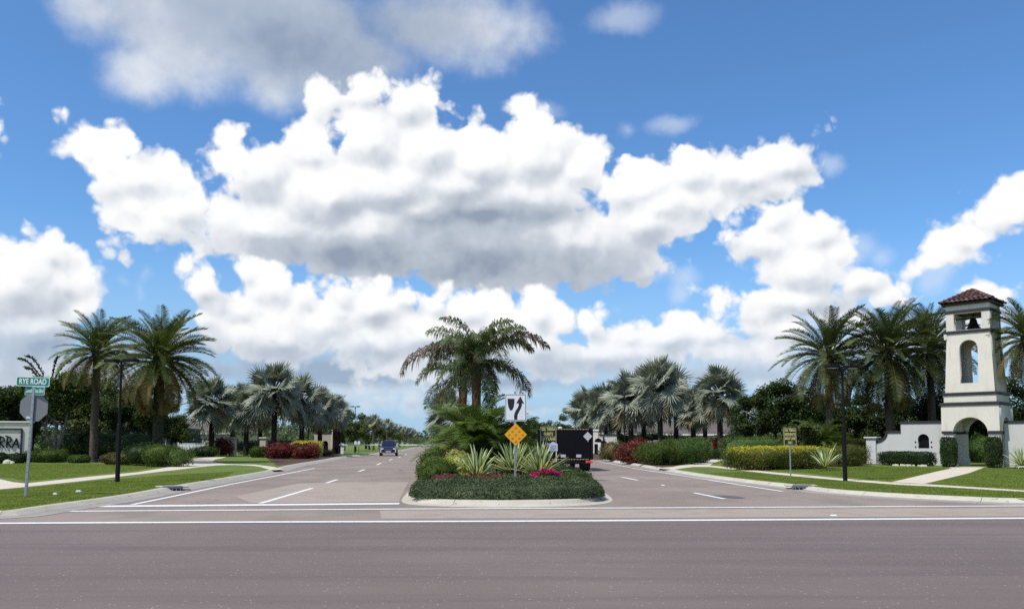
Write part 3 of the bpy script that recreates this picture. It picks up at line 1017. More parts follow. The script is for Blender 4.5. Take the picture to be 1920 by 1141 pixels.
ARECA = [pinnate('frond', 1.75, e, 95, 34, 0.46, 0.030, [M['areca_leaf'], M['areca_leaf']], vee=0.35, seed=e + 77, hang=0.18, stalk=0.018) for e in (90, 86, 80, 74, 66, 56, 44)]
FAN = {}
for tone, mats in (('a', ['silver_leaf', 'silver_leaf']), ('c', ['silver_leaf_old', 'silver_leaf_old'])):
    for e in (85, 65, 48, 30, 12, -8, -30, -55):
        FAN[(tone, e)] = [fanleaf('leaf', 1.25, 1.30, e, 22 if e > 0 else 34, [M[x] for x in mats], seed=e + s * 31 + 400, nseg=26) for s in (0, 1, 2, 3)]

def near_key(d, tone, e):
    ks = [k[1] for k in d if k[0] == tone]
    return (tone, min(ks, key=lambda q: abs(q - e)))

def date_palm(x, y, hc, rad, label, tone='a', n=64, trunk_r=0.27, z=0.12, group='feather date palms beside the entrance', mat='palm_bark', dead=0.12, seed=0, low=-50, lean=(0, 0)):
    rr = random.Random(seed)
    t = empty('date_palm', (x, y, z), 0, label, 'palm', group)
    trunk(hc - z, trunk_r, trunk_r * 0.86, M[mat], t, knob=0.16, boot=0.16, lean=lean)
    s = rad / 3.35
    for i in range(n):
        u = (i + 0.5) / n
        e = 86 - (86 - low) * u ** 0.9 + rr.uniform(-7, 7)
        tn = tone
        if u > 1 - dead * 1.0 - rr.random() * 0.12: tn = 'c'
        me = rr.choice(DATE[near_key(DATE, tn, e)])
        a = i * 2.39996 + rr.uniform(-0.2, 0.2)
        sc = s * rr.uniform(0.90, 1.08) * (0.82 if e > 75 else 1.0)
        o = link_mesh('frond', me, t, (lean[0] + 0.12 * math.cos(a), lean[1] + 0.12 * math.sin(a), hc - z - 0.25 * u * 1.6), (rr.uniform(-.12, .12), 0, a), (sc, sc, sc))
        if tn == 'c' and tone != 'c': o['label'] = 'ageing yellow brown frond'
    return t

def bismarck(x, y, hc, rad, label, n=34, z=0.12, group='silver fan palms along the entrance', seed=0, tr=0.235, dead=0.10, low=-56):
    rr = random.Random(seed + 50)
    t = empty('silver_fan_palm', (x, y, z), 0, label, 'palm', group)
    trunk(hc - z, tr * 1.1, tr, M['dark_bark'], t, knob=0.10, boot=0.22)
    s = rad / 2.45
    for i in range(n):
        u = (i + 0.5) / n
        e = 85 - (85 - low) * u + rr.uniform(-8, 8)
        tn = 'c' if (u > 1 - dead * 2 and rr.random() < 0.5) else 'a'
        me = rr.choice(FAN[near_key(FAN, tn, e)])
        a = i * 2.39996 + rr.uniform(-0.25, 0.25)
        sc = s * rr.uniform(0.88, 1.1)
        o = link_mesh('leaf', me, t, (0, 0, hc - z - 0.6 * u), (rr.uniform(-.2, .2), 0, a), (sc, sc, sc))
        if tn == 'c': o['label'] = 'yellowed old fan leaf'
    return t

def blob_tree(x, y, h, rx, ry, label, mat='tree_dark', bark='dark_bark', n=5200, leaf=0.20, z=0.12, ch=None, group=None, seed=0, stems=1, name='leafy_tree',
              gaps=14, cat='tree', flat=0.8):
    """broadleaf tree: forked trunk, crown of leaf clumps with gaps between them"""
    g = np.random.default_rng(seed + 5)
    rr = random.Random(seed)
    t = empty(name, (x, y, z), 0, label, cat, group)
    ch = ch or h * 0.72
    cz = h - ch / 2
    K = gaps * 2
    d = g.normal(size=(K, 3)); d /= np.linalg.norm(d, axis=1, keepdims=True)
    rad = g.uniform(0.35, 0.95, K) ** 0.7
    cc = d * rad[:, None] * [rx, ry, ch / 2 * flat] + [0, 0, cz]
    cs = g.uniform(0.16, 0.34, K) * min(rx, ch / 2) * 1.15
    w_ = cs ** 1.6; w_ /= w_.sum()
    idx = g.choice(K, n, p=w_)
    dd = g.normal(size=(n, 3)); dd /= np.linalg.norm(dd, axis=1, keepdims=True)
    rad2 = g.uniform(0.5, 1.05, n)
    Q = cc[idx] + dd * (rad2 * cs[idx])[:, None] * [1, 1, 0.72]
    Q += g.normal(0, 0.06, (n, 3))
    N_ = dd + g.normal(0, 0.55, (n, 3)) + [0, 0, 0.35]
    ls = leaf * g.uniform(0.65, 1.35, n)
    V, F = leaf_quads(Q, N_, ls, ls * 0.6)
    link_mesh('crown', mesh_from('crown', V, [F], [M[mat]]), t)
    mb = MB()
    fork = max(0.5, h - ch) * 0.9
    for sidx in range(stems):
        ox, oy = ((sidx - (stems - 1) / 2) * 0.22, 0.08 * (sidx % 2))
        r0 = 0.035 * h * (0.8 if stems == 1 else 0.45)
        top = Vector((ox * 3 + rr.uniform(-.1, .1), oy * 3, fork))
        mb.tube([(ox, oy, 0), (ox * 1.6, oy, fork * 0.5), top], [r0 * 1.15, r0, r0 * 0.85], 8)
        for k in range(5 if stems == 1 else 3):
            j = rr.randrange(K)
            e = Vector(cc[j])
            mid = top.lerp(e, 0.5) + Vector((rr.uniform(-.2, .2), rr.uniform(-.2, .2), 0.15 * h * 0.3))
            mb.tube([top - Vector((0, 0, 0.1)), mid, e], [r0 * 0.6, r0 * 0.4, r0 * 0.15], 6)
    mb.build('trunk', M[bark], t)
    return t

def rosette(name, x, y, z, rad, label, n=52, mats=('yucca_green', 'yucca_cream'), seed=0, cat='plant', group=None, width=0.07, low=2, curl=0.5, hi=84):
    """sword-leaved rosette; every leaf has green edges and a pale band"""
    rr = random.Random(seed)
    t = empty(name, (x, y, z), 0, label, cat, group)
    vs_ = []
    for e in (hi, 68, 52, 36, 20, low):
        for s in range(2):
            V = []; F = []; mi = []
            seg = 6; p = Vector((0.04, 0, 0.05))
            rows = []
            for i in range(seg + 1):
                tt = i / seg
                a = R(e) - R(22 + (90 - e) * 0.25) * curl * tt ** 2 * (1.4 if s else 0.6)
                w2 = width * (0.55 + 1.4 * tt - 1.95 * tt * tt + 0.02) * 0.9
                w2 = max(w2, 0.004)
                up = Vector((-math.sin(a), 0, math.cos(a)))
                rows.append([p + Vector((0, k * w2, 0)) + up * (abs(k) * w2 * 0.45) for k in (-1, -0.60, 0.60, 1)])
                p = p + Vector((math.cos(a), 0, math.sin(a))) * (1.0 / seg)
            for r_ in rows: V += r_
            for i in range(seg):
                for k in range(3):
                    o = i * 4 + k
                    F.append((o, o + 1, o + 5, o + 4)); mi.append(1 if k == 1 else 0)
            vs_.append((e, mesh_from('leaf', V, [np.array(F)], [M[mats[0]], M[mats[1]]], mi)))
    for i in range(n):
        u = (i + 0.5) / n
        e = hi - (hi - low) * u ** 0.85 + rr.uniform(-6, 6)
        c = sorted(vs_, key=lambda q: abs(q[0] - e))[:2]
        me = rr.choice(c)[1]
        a = i * 2.39996 + rr.uniform(-.2, .2); sc = rad * rr.uniform(0.85, 1.08)
        link_mesh('leaf', me, t, (0, 0, 0), (rr.uniform(-.15, .15), 0, a), (sc, sc, sc))
    return t

# ------------------------------------------------------------------ ground
LZ = 0.12            # level of lawns behind the kerbs
sheet('terrain', [(-2500, -300), (2500, -300), (2500, 4000), (-2500, 4000)], -0.05, M['lawn_grass'])
SL = 0.053            # the crossing road runs slightly askew to the view
sheet('entry_road', [(-400, -6 - 400 * SL), (400, -6 + 400 * SL), (400, 60), (60, 60), (-8, 900), (-110, 900), (-60, 60), (-400, 60)], 0.0, M['asphalt_entry'])
def yA(x): return 15.98 + SL * x
sheet('crossing_road', [(-300, yA(-300) - 22), (300, yA(300) - 22), (300, yA(300) + 0.05), (-300, yA(-300) + 0.05)], 0.004, M['asphalt_near'])

def gp(pts, z=0.0):
    return [G(px, py, z) for px, py in pts]

# outlines surveyed from the photograph, on the levels they lie on
kl_px = [(0, 958), (22, 956), (45, 952.5), (90, 946), (175, 935), (250, 924), (300, 914.5), (350, 906), (425, 894.5), (505, 881), (543, 870.5), (600, 862), (640, 854.5), (700, 849.5), (749, 843.5), (776, 838.2), (790, 836.0)]
kl = gp(kl_px, LZ)
kl = [(-60, kl[0][1] - 2.7), (-25, kl[0][1] - 0.75)] + kl
kl_far = [(-36, 340), (-64, 640), (-88, 900)]
left_poly = [(-400, kl[0][1] - 18)] + kl + kl_far + [(-400, 900)]
slab('lawn', left_poly, -0.04, LZ, M['lawn_grass'])
kr_px = [(1111, 855), (1160, 863.5), (1213, 871.5), (1240, 876), (1262, 879.3), (1317, 888), (1396, 898), (1485, 907), (1523, 911.5), (1560, 916.5), (1640, 922), (1710, 926), (1800, 930), (1920, 935)]
kr = gp(kr_px, LZ)
kr_far = [(-70, 900), (-46, 640), (-19, 340), (-4.5, 180), (3.2, 110)]
kr = kr_far + kr + [(17.5, 20.6), (23, 20.3), (34, 20.6), (60, 21.9)]
right_poly = kr + [(400, 60), (400, 900)]
slab('lawn', right_poly[::-1], -0.04, LZ, M['lawn_grass'])

def offset_line(pts, d):
    out = []
    n = len(pts)
    for i in range(n):
        a = Vector(pts[max(i - 1, 0)]); b = Vector(pts[min(i + 1, n - 1)])
        t = (b - a).normalized()
        out.append((pts[i][0] + t.y * d, pts[i][1] - t.x * d))
    return out

def resample(pts, step):
    out = [Vector(pts[0])]; acc = 0
    for i in range(len(pts) - 1):
        a, b = Vector(pts[i]), Vector(pts[i + 1]); L = (b - a).length
        k = max(1, int(round(L / step)))
        for j in range(1, k + 1): out.append(a.lerp(b, j / k))
    return [tuple(p) for p in out]

def smoothline(pts, it=3):
    for _ in range(it):
        q = [pts[0]]
        for i in range(len(pts) - 1):
            a, b = Vector(pts[i]), Vector(pts[i + 1])
            q += [tuple(a.lerp(b, .25)), tuple(a.lerp(b, .75))]
        q.append(pts[-1]); pts = q
    return pts

def kerb(name, line, side, parent, seg_len=3.0, closed=False, pan=0.42, prof=None):
    """kerb and gutter swept along a line; side +1: road on the right of the line's direction"""
    prof = prof or [(-0.02, 0.02, 0), (-0.02, 0.128, 0), (0.11, 0.128, 0), (0.15, 0.112, 0), (0.29, 0.030, 0), (0.31, 0.022, 1), (0.30 + pan, 0.008, 1), (0.30 + pan, -0.03, 1)]
    pts = line
    n = len(pts)
    # cumulative arc length, cut into segments
    cur = [0]; acc = 0.0; cuts = [0]
    for i in range(1, n):
        acc += (Vector(pts[i]) - Vector(pts[i - 1])).length
        if acc >= seg_len or i == n - 1:
            cuts.append(i); acc = 0.0
    offs = [offset_line(pts, side * p[0]) for p in prof]
    for a, b in zip(cuts[:-1], cuts[1:]):
        V = []; F = []; mi = []
        for i in range(a, b + 1):
            for k, p in enumerate(prof):
                x, y = offs[k][i]
                if i in (a, b) and b > a:          # open joint
                    j = i + 1 if i == a else i - 1
                    x2, y2 = offs[k][j]; dd = math.hypot(x2 - x, y2 - y) or 1
                    x += (x2 - x) / dd * 0.007; y += (y2 - y) / dd * 0.007
                V.append((x, y, p[1]))
        m = len(prof)
        for i in range(b - a):
            for k in range(m - 1):
                f = (i * m + k, (i + 1) * m + k, (i + 1) * m + k + 1, i * m + k + 1)
                F.append(f if side > 0 else tuple(reversed(f))); mi.append(1 if prof[k][2] or prof[k + 1][2] else 0)
        e0 = tuple(range(m)); e1 = tuple((b - a) * m + k for k in range(m - 1, -1, -1))
        F += [e0, e1]; mi += [0, 0]
        me = bpy.data.meshes.new('kerb_segment')
        me.from_pydata(V, [], F)
        me.materials.append(M['kerb_concrete']); me.materials.append(M['gutter_concrete'])
        me.polygons.foreach_set('material_index', mi)
        me.update()
        link_mesh('kerb_segment', me, parent)

def struct_empty(name):
    o = bpy.data.objects.new(name, None); COL.objects.link(o); o['kind'] = 'structure'; return o

kerb_l = struct_empty('kerb')
kerb('kerb', resample(smoothline(kl[:-1] + [kl[-1]], 2), 0.6), 1, kerb_l, 3.0)
kerb('kerb', resample([kl[-1]] + kl_far, 30), 1, kerb_l, 60)
kerb_r = struct_empty('kerb')
kerb('kerb', resample(smoothline(kr[4:], 2), 0.6), 1, kerb_r, 3.0)
kerb('kerb', resample(kr[:5], 30), 1, kerb_r, 60)

# median with a rounded nose
med_px = [(752, 938.5), (757, 943), (775, 946), (800, 947.5), (860, 950), (940, 951.3), (1030, 950), (1100, 947.5), (1138, 943.5), (1152, 938)]
nose = gp(med_px, 0.0)
med_left = gp([(756, 932), (772, 914), (786, 896), (797, 878), (805, 868)], 0.0)
med_lf = [(-8.2, 85), (-11.5, 120), (-32, 340), (-60, 640)]
med_rt = [(2.9, 24.6), (2.85, 27), (2.45, 33), (1.6, 41), (0.6, 50), (-1.6, 72), (-3.6, 94), (-6.0, 118), (-23, 340), (-50, 640)]
outline = nose + med_rt + med_lf[::-1] + med_left[::-1]
loop = med_rt[:8][::-1] + nose[::-1] + med_left + med_lf[:2]
loop = smoothline(loop, 2)
ctop = offset_line(loop, 0.50)             # back of the kerb
# the kerb sweep uses the back line, with the road on the left
kerb_m = struct_empty('kerb')
def med_back(d): return offset_line(loop, d)
back = resample(med_back(0.62), 0.5)
prof_m = [(-0.02, 0.02, 0), (-0.02, 0.14, 0), (0.15, 0.14, 0), (0.20, 0.12, 0), (0.27, 0.04, 0), (0.30, 0.025, 0), (0.62, 0.008, 0), (0.62, -0.03, 0)]
kerb('kerb', back, -1, kerb_m, 3.0, prof=prof_m)
med_soil = [p for p in back] 
slab('median_soil', med_soil, -0.04, 0.125, M['soil'])

# ------------------------------------------------------------------ walks and beds
WZ = LZ + 0.004
def walk(pts): return sheet('sidewalk', gp(pts, WZ), WZ, M['walk_concrete'])
walk([(-60, 899), (0, 897.5), (24, 903), (48, 905.5), (166, 893), (258, 884.5), (313, 875.5), (338, 868), (359, 859.5), (385, 857), (425, 855.5), (418, 858), (404, 860.5), (398, 864), (408, 867.5), (425, 869), (478, 870.3), (510, 874), (532, 878.5), (520, 880.3), (509, 880.6), (500, 878), (485, 873.8), (467, 872), (440, 870.8), (425, 871), (405, 871.8), (373, 875), (320, 881.5), (309, 882.5), (166, 899.5), (48, 912), (0, 916.5), (-60, 922)])
walk([(1232, 876.8), (1262, 874.5), (1290, 869), (1308, 864), (1322, 858.5), (1327, 853.5), (1350, 853), (1367, 855), (1372, 858), (1350, 863), (1336, 868), (1331, 871.8), (1350, 873.5), (1380, 876.8), (1440, 883.6), (1500, 889), (1586, 897.0), (1672, 903.5), (1700, 905.5), (1738, 907), (1779, 909.5), (1850, 914), (1920, 918.5), (2100, 930), (2100, 934), (1920, 922), (1850, 917.5), (1779, 912.8), (1672, 907.5), (1586, 900.5), (1500, 893), (1440, 887), (1409, 883.5), (1380, 880), (1330, 874.6), (1300, 874.5), (1275, 877.5), (1263, 879.8), (1243, 878.2)])
walk([(1785, 874.5), (1846, 875.2), (1817, 886.0), (1780, 895), (1738, 905), (1732, 906.3), (1672, 903.0), (1715, 893), (1755, 883.5)])
def bed(pts): return sheet('mulch_bed', gp(pts, LZ + 0.006), LZ + 0.006, M['bark_mulch'])
bed([(430, 868), (478, 866), (500, 866), (530, 874), (545, 869.2), (600, 861), (640, 853.8), (660, 851.5), (640, 848), (560, 846), (500, 852)][::-1] if False else [(500, 858), (520, 872), (541, 870.3), (600, 861.6), (640, 854.2), (630, 848), (560, 848), (500, 850)])
bed([(1116, 855.0), (1160, 863.2), (1213, 871.0), (1232, 875.5), (1262, 873.5), (1290, 868), (1308, 863), (1322, 857.5), (1326, 852), (1300, 848), (1116, 848)])
bed([(1352, 872.5), (1380, 876), (1410, 879.5), (1430, 882), (1445, 878), (1500, 875), (1600, 873.5), (1625, 869), (1640, 866), (1380, 856), (1365, 860)])
bed([(0, 867.5), (60, 864.5), (130, 864.0), (180, 866.5), (240, 868), (300, 871), (330, 872.5), (352, 864), (345, 855), (150, 852), (0, 855)])
bed([(1625, 870), (1700, 869.5), (1785, 872), (1793, 862), (1700, 858), (1625, 862)])

# ------------------------------------------------------------------ road markings
marks = struct_empty('road_marking')
def stripe(p0, p1, wid, z=0.008, pts=None):
    """painted line along ground points, width in metres"""
    L = pts or [p0, p1]
    L = [Vector(p) for p in L]
    A = []; B = []
    for i, p in enumerate(L):
        t = (L[min(i + 1, len(L) - 1)] - L[max(i - 1, 0)]).normalized()
        nrm = Vector((-t.y, t.x)) * wid / 2
        A.append(p + nrm); B.append(p - nrm)
    V = [(q.x, q.y, z) for q in A + B]
    m = len(A)
    F = [(k + m, k + 1 + m, k + 1, k) for k in range(m - 1)]
    me = bpy.data.meshes.new('painted_line'); me.from_pydata(V, [], F); me.materials.append(M['road_paint'])
    return link_mesh('painted_line', me, marks)
gA = [G(x, y) for x, y in ((0, 981), (200, 979.8), (480, 978.6), (960, 977), (1440, 974.3), (1920, 971.5))]
d0 = (Vector(gA[0]) - Vector(gA[1])).normalized(); d1 = (Vector(gA[-1]) - Vector(gA[-2])).normalized()
gA = [tuple(Vector(gA[0]) + d0 * 150)] + gA + [tuple(Vector(gA[-1]) + d1 * 150)]
stripe(None, None, 0.27, pts=gA, z=0.010)
gB = [G(x, y) for x, y in ((80, 958.5), (300, 957), (740, 954.0), (960, 953), (1200, 951.8), (1560, 950), (1920, 948.0), (2300, 946))]
stripe(None, None, 0.22, pts=gB)
stripe(G(155, 949.2), G(749, 943.8), 0.50)
stripe(None, None, 0.15, pts=[G(x, y) for x, y in ((248, 945.8), (330, 929), (430, 908), (520, 891), (590, 877.5))])
stripe(G(488, 943.4), G(585.6, 914.8), 0.15)
left_dash = [((612, 905), (633, 898.5)), ((672.4, 883.5), (684, 879.6)), ((706.6, 871), (714.5, 867.8)), ((730, 862.5), (735.6, 860.2)), ((747, 857), (751.5, 855.2)), ((759, 852.4), (763, 850.9))]
for a, b in left_dash: stripe(G(*a), G(*b), 0.15)
stripe(None, None, 0.15, pts=[G(x, y) for x, y in ((1184, 877), (1280, 891.5), (1380, 907.5), (1467, 920.8))])
for a, b in (((1301, 923.5), (1359, 935)), ((1166, 894), (1196, 900)), ((1097, 877.8), (1109, 881.5))): stripe(G(*a), G(*b), 0.15)
stripe(None, None, 0.12, pts=[G(x, y) for x, y in ((1118, 863.5), (1142, 868.3), (1182, 875.8))])
# resurfaced tan patch by the stop line
sheet('road_patch', gp([(440, 930), (560, 905.5), (640, 903.8), (766, 903.2), (752, 930), (748, 940.5), (560, 942.5), (470, 942.5)]), 0.004, M['asphalt_tan'])
sheet('road_patch', gp([(712, 956.5), (1910, 951.5), (2400, 949), (2400, 966), (1910, 967.5), (1400, 969.5), (960, 971.5), (715, 972)]), 0.004, M['asphalt_tan'])
def stain(cx, cy, sx, sy, name='oil_stain'):
    c = Vector(G(cx, cy)); pts = []
    for k in range(18):
        a = 2 * math.pi * k / 18
        q = G(cx + sx * math.cos(a) * rnd.uniform(.8, 1.1), cy + sy * math.sin(a) * rnd.uniform(.8, 1.1) + math.cos(a) * sy * 0.8)
        pts.append(q)
    sheet(name, pts[::-1], 0.006, M['stain'])
plain('stain', (0.105, 0.092, 0.09), 0.9, var=0.3)
stain(1366, 931, 34, 2.2)
stain(1372, 896.5, 16, 1.2)
stain(752, 881, 5, 0.6)
# ground litter
def scrap(px, py, sx, label, col):
    x, y = G(px, py, LZ)
    mb = MB(); mb.box((0, 0, 0.03), (sx, sx * 0.7, 0.05), 0.3, taper=0.7)
    mb.box((sx * .4, 0.03, 0.015), (sx * 0.5, sx * 0.4, 0.02), 0.9)
    tag(mb.build('litter_scrap', M[col], None, (x, y, LZ + 0.02)), label, 'litter')
scrap(103, 928, 0.10, 'white crumpled paper scrap on the verge right of the street sign', 'white_paint')
scrap(147, 923, 0.14, 'pale blue flat scrap lying on the verge nearer the lamp post', 'litter')
# raised reflector on the road
x, y = G(1560, 967)
x, y = G(1243, 909.5)
mb = MB(); mb.box((0, 0, 0.012), (0.12, 0.10, 0.022), taper=0.7)
tag(mb.build('pavement_reflector', M['sign_white'], None, (x, y, 0.004)), 'small white raised reflector between the lane dashes on the right carriageway', 'reflector')
x, y = G(1563, 966.8)
mb = MB(); mb.box((0, 0, 0.012), (0.12, 0.10, 0.022), taper=0.7)
tag(mb.build('pavement_reflector', M['sign_white'], None, (x, y, 0.008)), 'small white raised reflector between the two long white lines', 'reflector')

# fine grass standing along the verges
def tufts(poly, n, h=0.036, z=LZ):
    P = rand_in_poly(poly, n)
    a = rng.uniform(0, 2 * np.pi, n)
    hh = h * rng.uniform(0.5, 1.25, n)
    wd = 0.012
    dx_, dy_ = np.cos(a) * wd, np.sin(a) * wd
    lx, ly = rng.normal(0, 0.022, n), rng.normal(0, 0.022, n)
    V = np.stack([np.column_stack([P[:, 0] - dx_, P[:, 1] - dy_, np.full(n, z)]), np.column_stack([P[:, 0] + dx_, P[:, 1] + dy_, np.full(n, z)]),
                  np.column_stack([P[:, 0] + lx, P[:, 1] + ly, z + hh])], 1).reshape(-1, 3)
    me = mesh_from('grass', V, [np.arange(n * 3).reshape(n, 3)], [M['grass_blade']])
    o = link_mesh('grass', me); o['kind'] = 'stuff'
tufts(gp([(-40, 957), (22, 953.5), (90, 943.5), (175, 933), (250, 922), (300, 913), (350, 904.5), (425, 893), (440, 884), (320, 890), (166, 903), (48, 915), (-40, 924)], LZ), 90000)
tufts(gp([(1320, 886.5), (1396, 896.5), (1480, 905.5), (1560, 915), (1640, 920.5), (1710, 924.5), (1800, 928.5), (1950, 934), (1950, 924), (1850, 918.5), (1672, 908.5), (1586, 902), (1500, 894.5), (1409, 884.8)], LZ), 90000)
tufts(gp([(-40, 890), (24, 896), (48, 902), (166, 890.5), (258, 881.5), (300, 874), (200, 870), (-40, 869)], LZ), 60000)
tufts(gp([(1440, 880.5), (1500, 885), (1586, 894), (1672, 901), (1785, 877.5), (1620, 874), (1500, 877)], LZ), 60000)
tufts(gp([(1742, 906.5), (1850, 912.5), (1950, 918), (1950, 876), (1848, 876.5), (1820, 887.5)], LZ), 50000)

# ------------------------------------------------------------------ bell tower
TY, TX = 48.2, 28.15
tower = empty('bell_tower', (TX, TY, LZ), R(-45), 'tall cream stucco bell tower with red clay tile roof and dark trim bands', 'tower')
# local frame: -y is the face towards the street corner, +x the side turned to the right
def tower_stage(name, z0, z1, w0, w1, openings, th=0.28, mat='cream_stucco', faces=4):
    """four panels with openings butted at the corners; w0/w1 full width at bottom and top"""
    st = empty(name, (0, 0, 0)); st.parent = tower
    for k in range(4):
        ww0, ww1 = (w0, w1) if k % 2 == 0 else (w0 - 2 * th - 0.004, w1 - 2 * th - 0.004)
        outer = [(-ww0 / 2, z0), (ww0 / 2, z0), (ww1 / 2, z1), (-ww1 / 2, z1)]
        base_open = [o for o in openings if o.get('base')]
        holes = []
        if base_open:
            o = base_open[0]
            a = arch(0, z0, o['w'], o['zs'], 14)
            head = a[2:]
            outer = [(-ww0 / 2, z0), (-o['w'] / 2, z0)] + head[::-1] + [(o['w'] / 2, z0), (ww0 / 2, z0), (ww1 / 2, z1), (-ww1 / 2, z1)]
        else:
            for o in openings:
                if o.get('arch'): holes.append(arch(0, o['z0'], o['w'], o['zs'], 14)[::-1])
                else: holes.append([(-o['w'] / 2, o['z0']), (-o['w'] / 2, o['z1']), (o['w'] / 2, o['z1']), (o['w'] / 2, o['z0'])])
        p = extrude_outline(outer, holes, th, 'wall', M[mat], st)
        a = k * math.pi / 2
        # lean in as the stage tapers
        lean_a = math.atan2((w0 - w1) / 2, z1 - z0)
        me = p.data
        for v in me.vertices:
            t = (v.co.z - z0) / (z1 - z0)
            v.co.y += -(w0 / 2 + (w1 - w0) / 2 * t) + th / 2
        p.rotation_euler = (0, 0, a)
    return st
def band(z0, z1, w, mat='dark_trim', name='trim_band'):
    mb = MB(); mb.box((0, 0, (z0 + z1) / 2), (w, w, z1 - z0), bev=0.02)
    return mb.build(name, M[mat], tower)
def ringband(z0, z1, w, th, openw, mat='dark_trim'):
    for k in range(4):
        a = k * math.pi / 2
        for s in (-1, 1):
            mb = MB()
            ln = (w - openw) / 2 - (0 if k % 2 == 0 else th) + (0 if k % 2 == 0 else 0)
            c0 = s * (openw / 2 + ln / 2)
            cx, cy = c0, -(w / 2 - th / 2)
            mb.box((cx * math.cos(a) - cy * math.sin(a), cx * math.sin(a) + cy * math.cos(a), (z0 + z1) / 2), (ln, th, z1 - z0), a)
            mb.build('trim_band', M[mat], tower)
tower_stage('gateway', 0.0, 1.93, 2.96, 2.96, [dict(base=True, w=1.9, zs=1.945)] if False else [], 0.42) if False else None
# piers of the gateway
for sx in (-1, 1):
    for sy in (-1, 1):
        mb = MB(); mb.box((sx * 1.20, sy * 1.20, 0.965), (0.56, 0.56, 1.93), bev=0.02)
        mb.box((sx * 1.20, sy * 1.20, 0.20), (0.64, 0.64, 0.40), bev=0.02)
        mb.build('pier', M['cream_stucco'], tower)
ringband(1.93, 2.10, 3.10, 0.62, 1.84)
tower_stage('arch_storey', 2.10, 3.62, 3.10, 3.06, [dict(base=True, w=1.86, zs=1.98)], 0.50)
mb = MB(); mb.box((0, 0, 3.35), (2.0, 2.0, 0.1)); mb.build('arch_ceiling', M['cream_stucco'], tower)
band(3.62, 3.80, 3.22)
mb = MB(); mb.box((0, 0, 4.02), (2.82, 2.82, 0.44), bev=0.02); mb.build('plinth', M['cream_stucco'], tower)
band(4.24, 4.40, 2.98)
tower_stage('shaft', 4.40, 7.98, 2.66, 2.34, [dict(arch=True, z0=4.95, w=0.98, zs=7.05)], 0.30)
for sx in (-1, 1):           # small corner blocks beside the shaft
    mb = MB(); mb.box((sx * 1.24, -1.24, 4.62), (0.14, 0.14, 0.44), bev=0.01); mb.build('corner_block', M['cream_stucco'], tower)
    mb = MB(); mb.box((-1.235, sx * 1.17, 7.80), (0.16, 0.14, 0.34), bev=0.01); mb.build('corner_block', M['cream_stucco'], tower)
band(7.98, 8.14, 2.52)
tower_stage('belfry', 8.14, 9.22, 2.36, 2.36, [dict(z0=8.16, z1=9.18, w=1.50)], 0.36)
band(9.22, 9.38, 2.48)
mb = MB(); mb.box((0, 0, 9.56), (2.34, 2.34, 0.36), bev=0.01); mb.build('frieze', M['cream_stucco'], tower)
# bell
mb = MB(); mb.lathe([(0.02, 0.46), (0.10, 0.45), (0.15, 0.40), (0.18, 0.25), (0.24, 0.10), (0.32, 0.02), (0.33, 0.0), (0.28, 0.0), (0.1, 0.3)], (0, 0, 8.42), 18)
mb.v = [(a * 1.25, b * 1.25, 8.34 + (c - 8.42) * 1.35) for a, b, c in mb.v]
mb.tube([(0, 0, 8.86), (0, 0, 9.22)], 0.03, 6)
bell = mb.build('bell', M['bronze'], tower, smooth=True)
mb = MB(); mb.tube([(-0.99, 0, 8.98), (0.99, 0, 8.98)], 0.04, 6); mb.build('bell_beam', M['bronze'], tower)
# roof: dark eave board, then real barrel tiles row by row
EW, EZ, AZ_ = 1.42, 9.72, 10.66
roof = MB(); roof.box((0, 0, 9.745), (2 * EW - 0.12, 2 * EW - 0.12, 0.12), bev=0.02)
roof.add([(-EW, -EW, 9.80), (EW, -EW, 9.80), (EW, EW, 9.80), (-EW, EW, 9.80), (0, 0, AZ_)], [(3, 2, 1, 0), (0, 1, 4), (1, 2, 4), (2, 3, 4), (3, 0, 4)])
roof = roof.build('roof', M['dark_trim'], tower)
tl = 0.36
def tile_mesh(w, l):
    V = []; F = []; seg = 6
    for (yy, r, lift) in ((0, w * 0.54, 0.045), (l, w * 0.46, 0.0)):
        for k in range(seg + 1):
            a = math.pi * k / seg
            V.append((r * math.cos(a), yy, r * 0.62 * math.sin(a) + lift))
    for k in range(seg): F.append((k, k + 1, seg + 2 + k, seg + 1 + k))
    V += [(v[0] * 0.84, v[1], v[2] - 0.02) for v in V[:seg + 1]]
    for k in range(seg): F.append((k + 1, k, 2 * seg + 2 + k, 2 * seg + 3 + k))
    me = bpy.data.meshes.new('roof_tile'); me.from_pydata(V, [], F); me.materials.append(M['roof_clay']); me.update()
    return me
TM = tile_mesh(0.25, 0.40)
slope = math.atan2(AZ_ - 9.80, EW); sl = math.hypot(AZ_ - 9.80, EW)
rows = 5
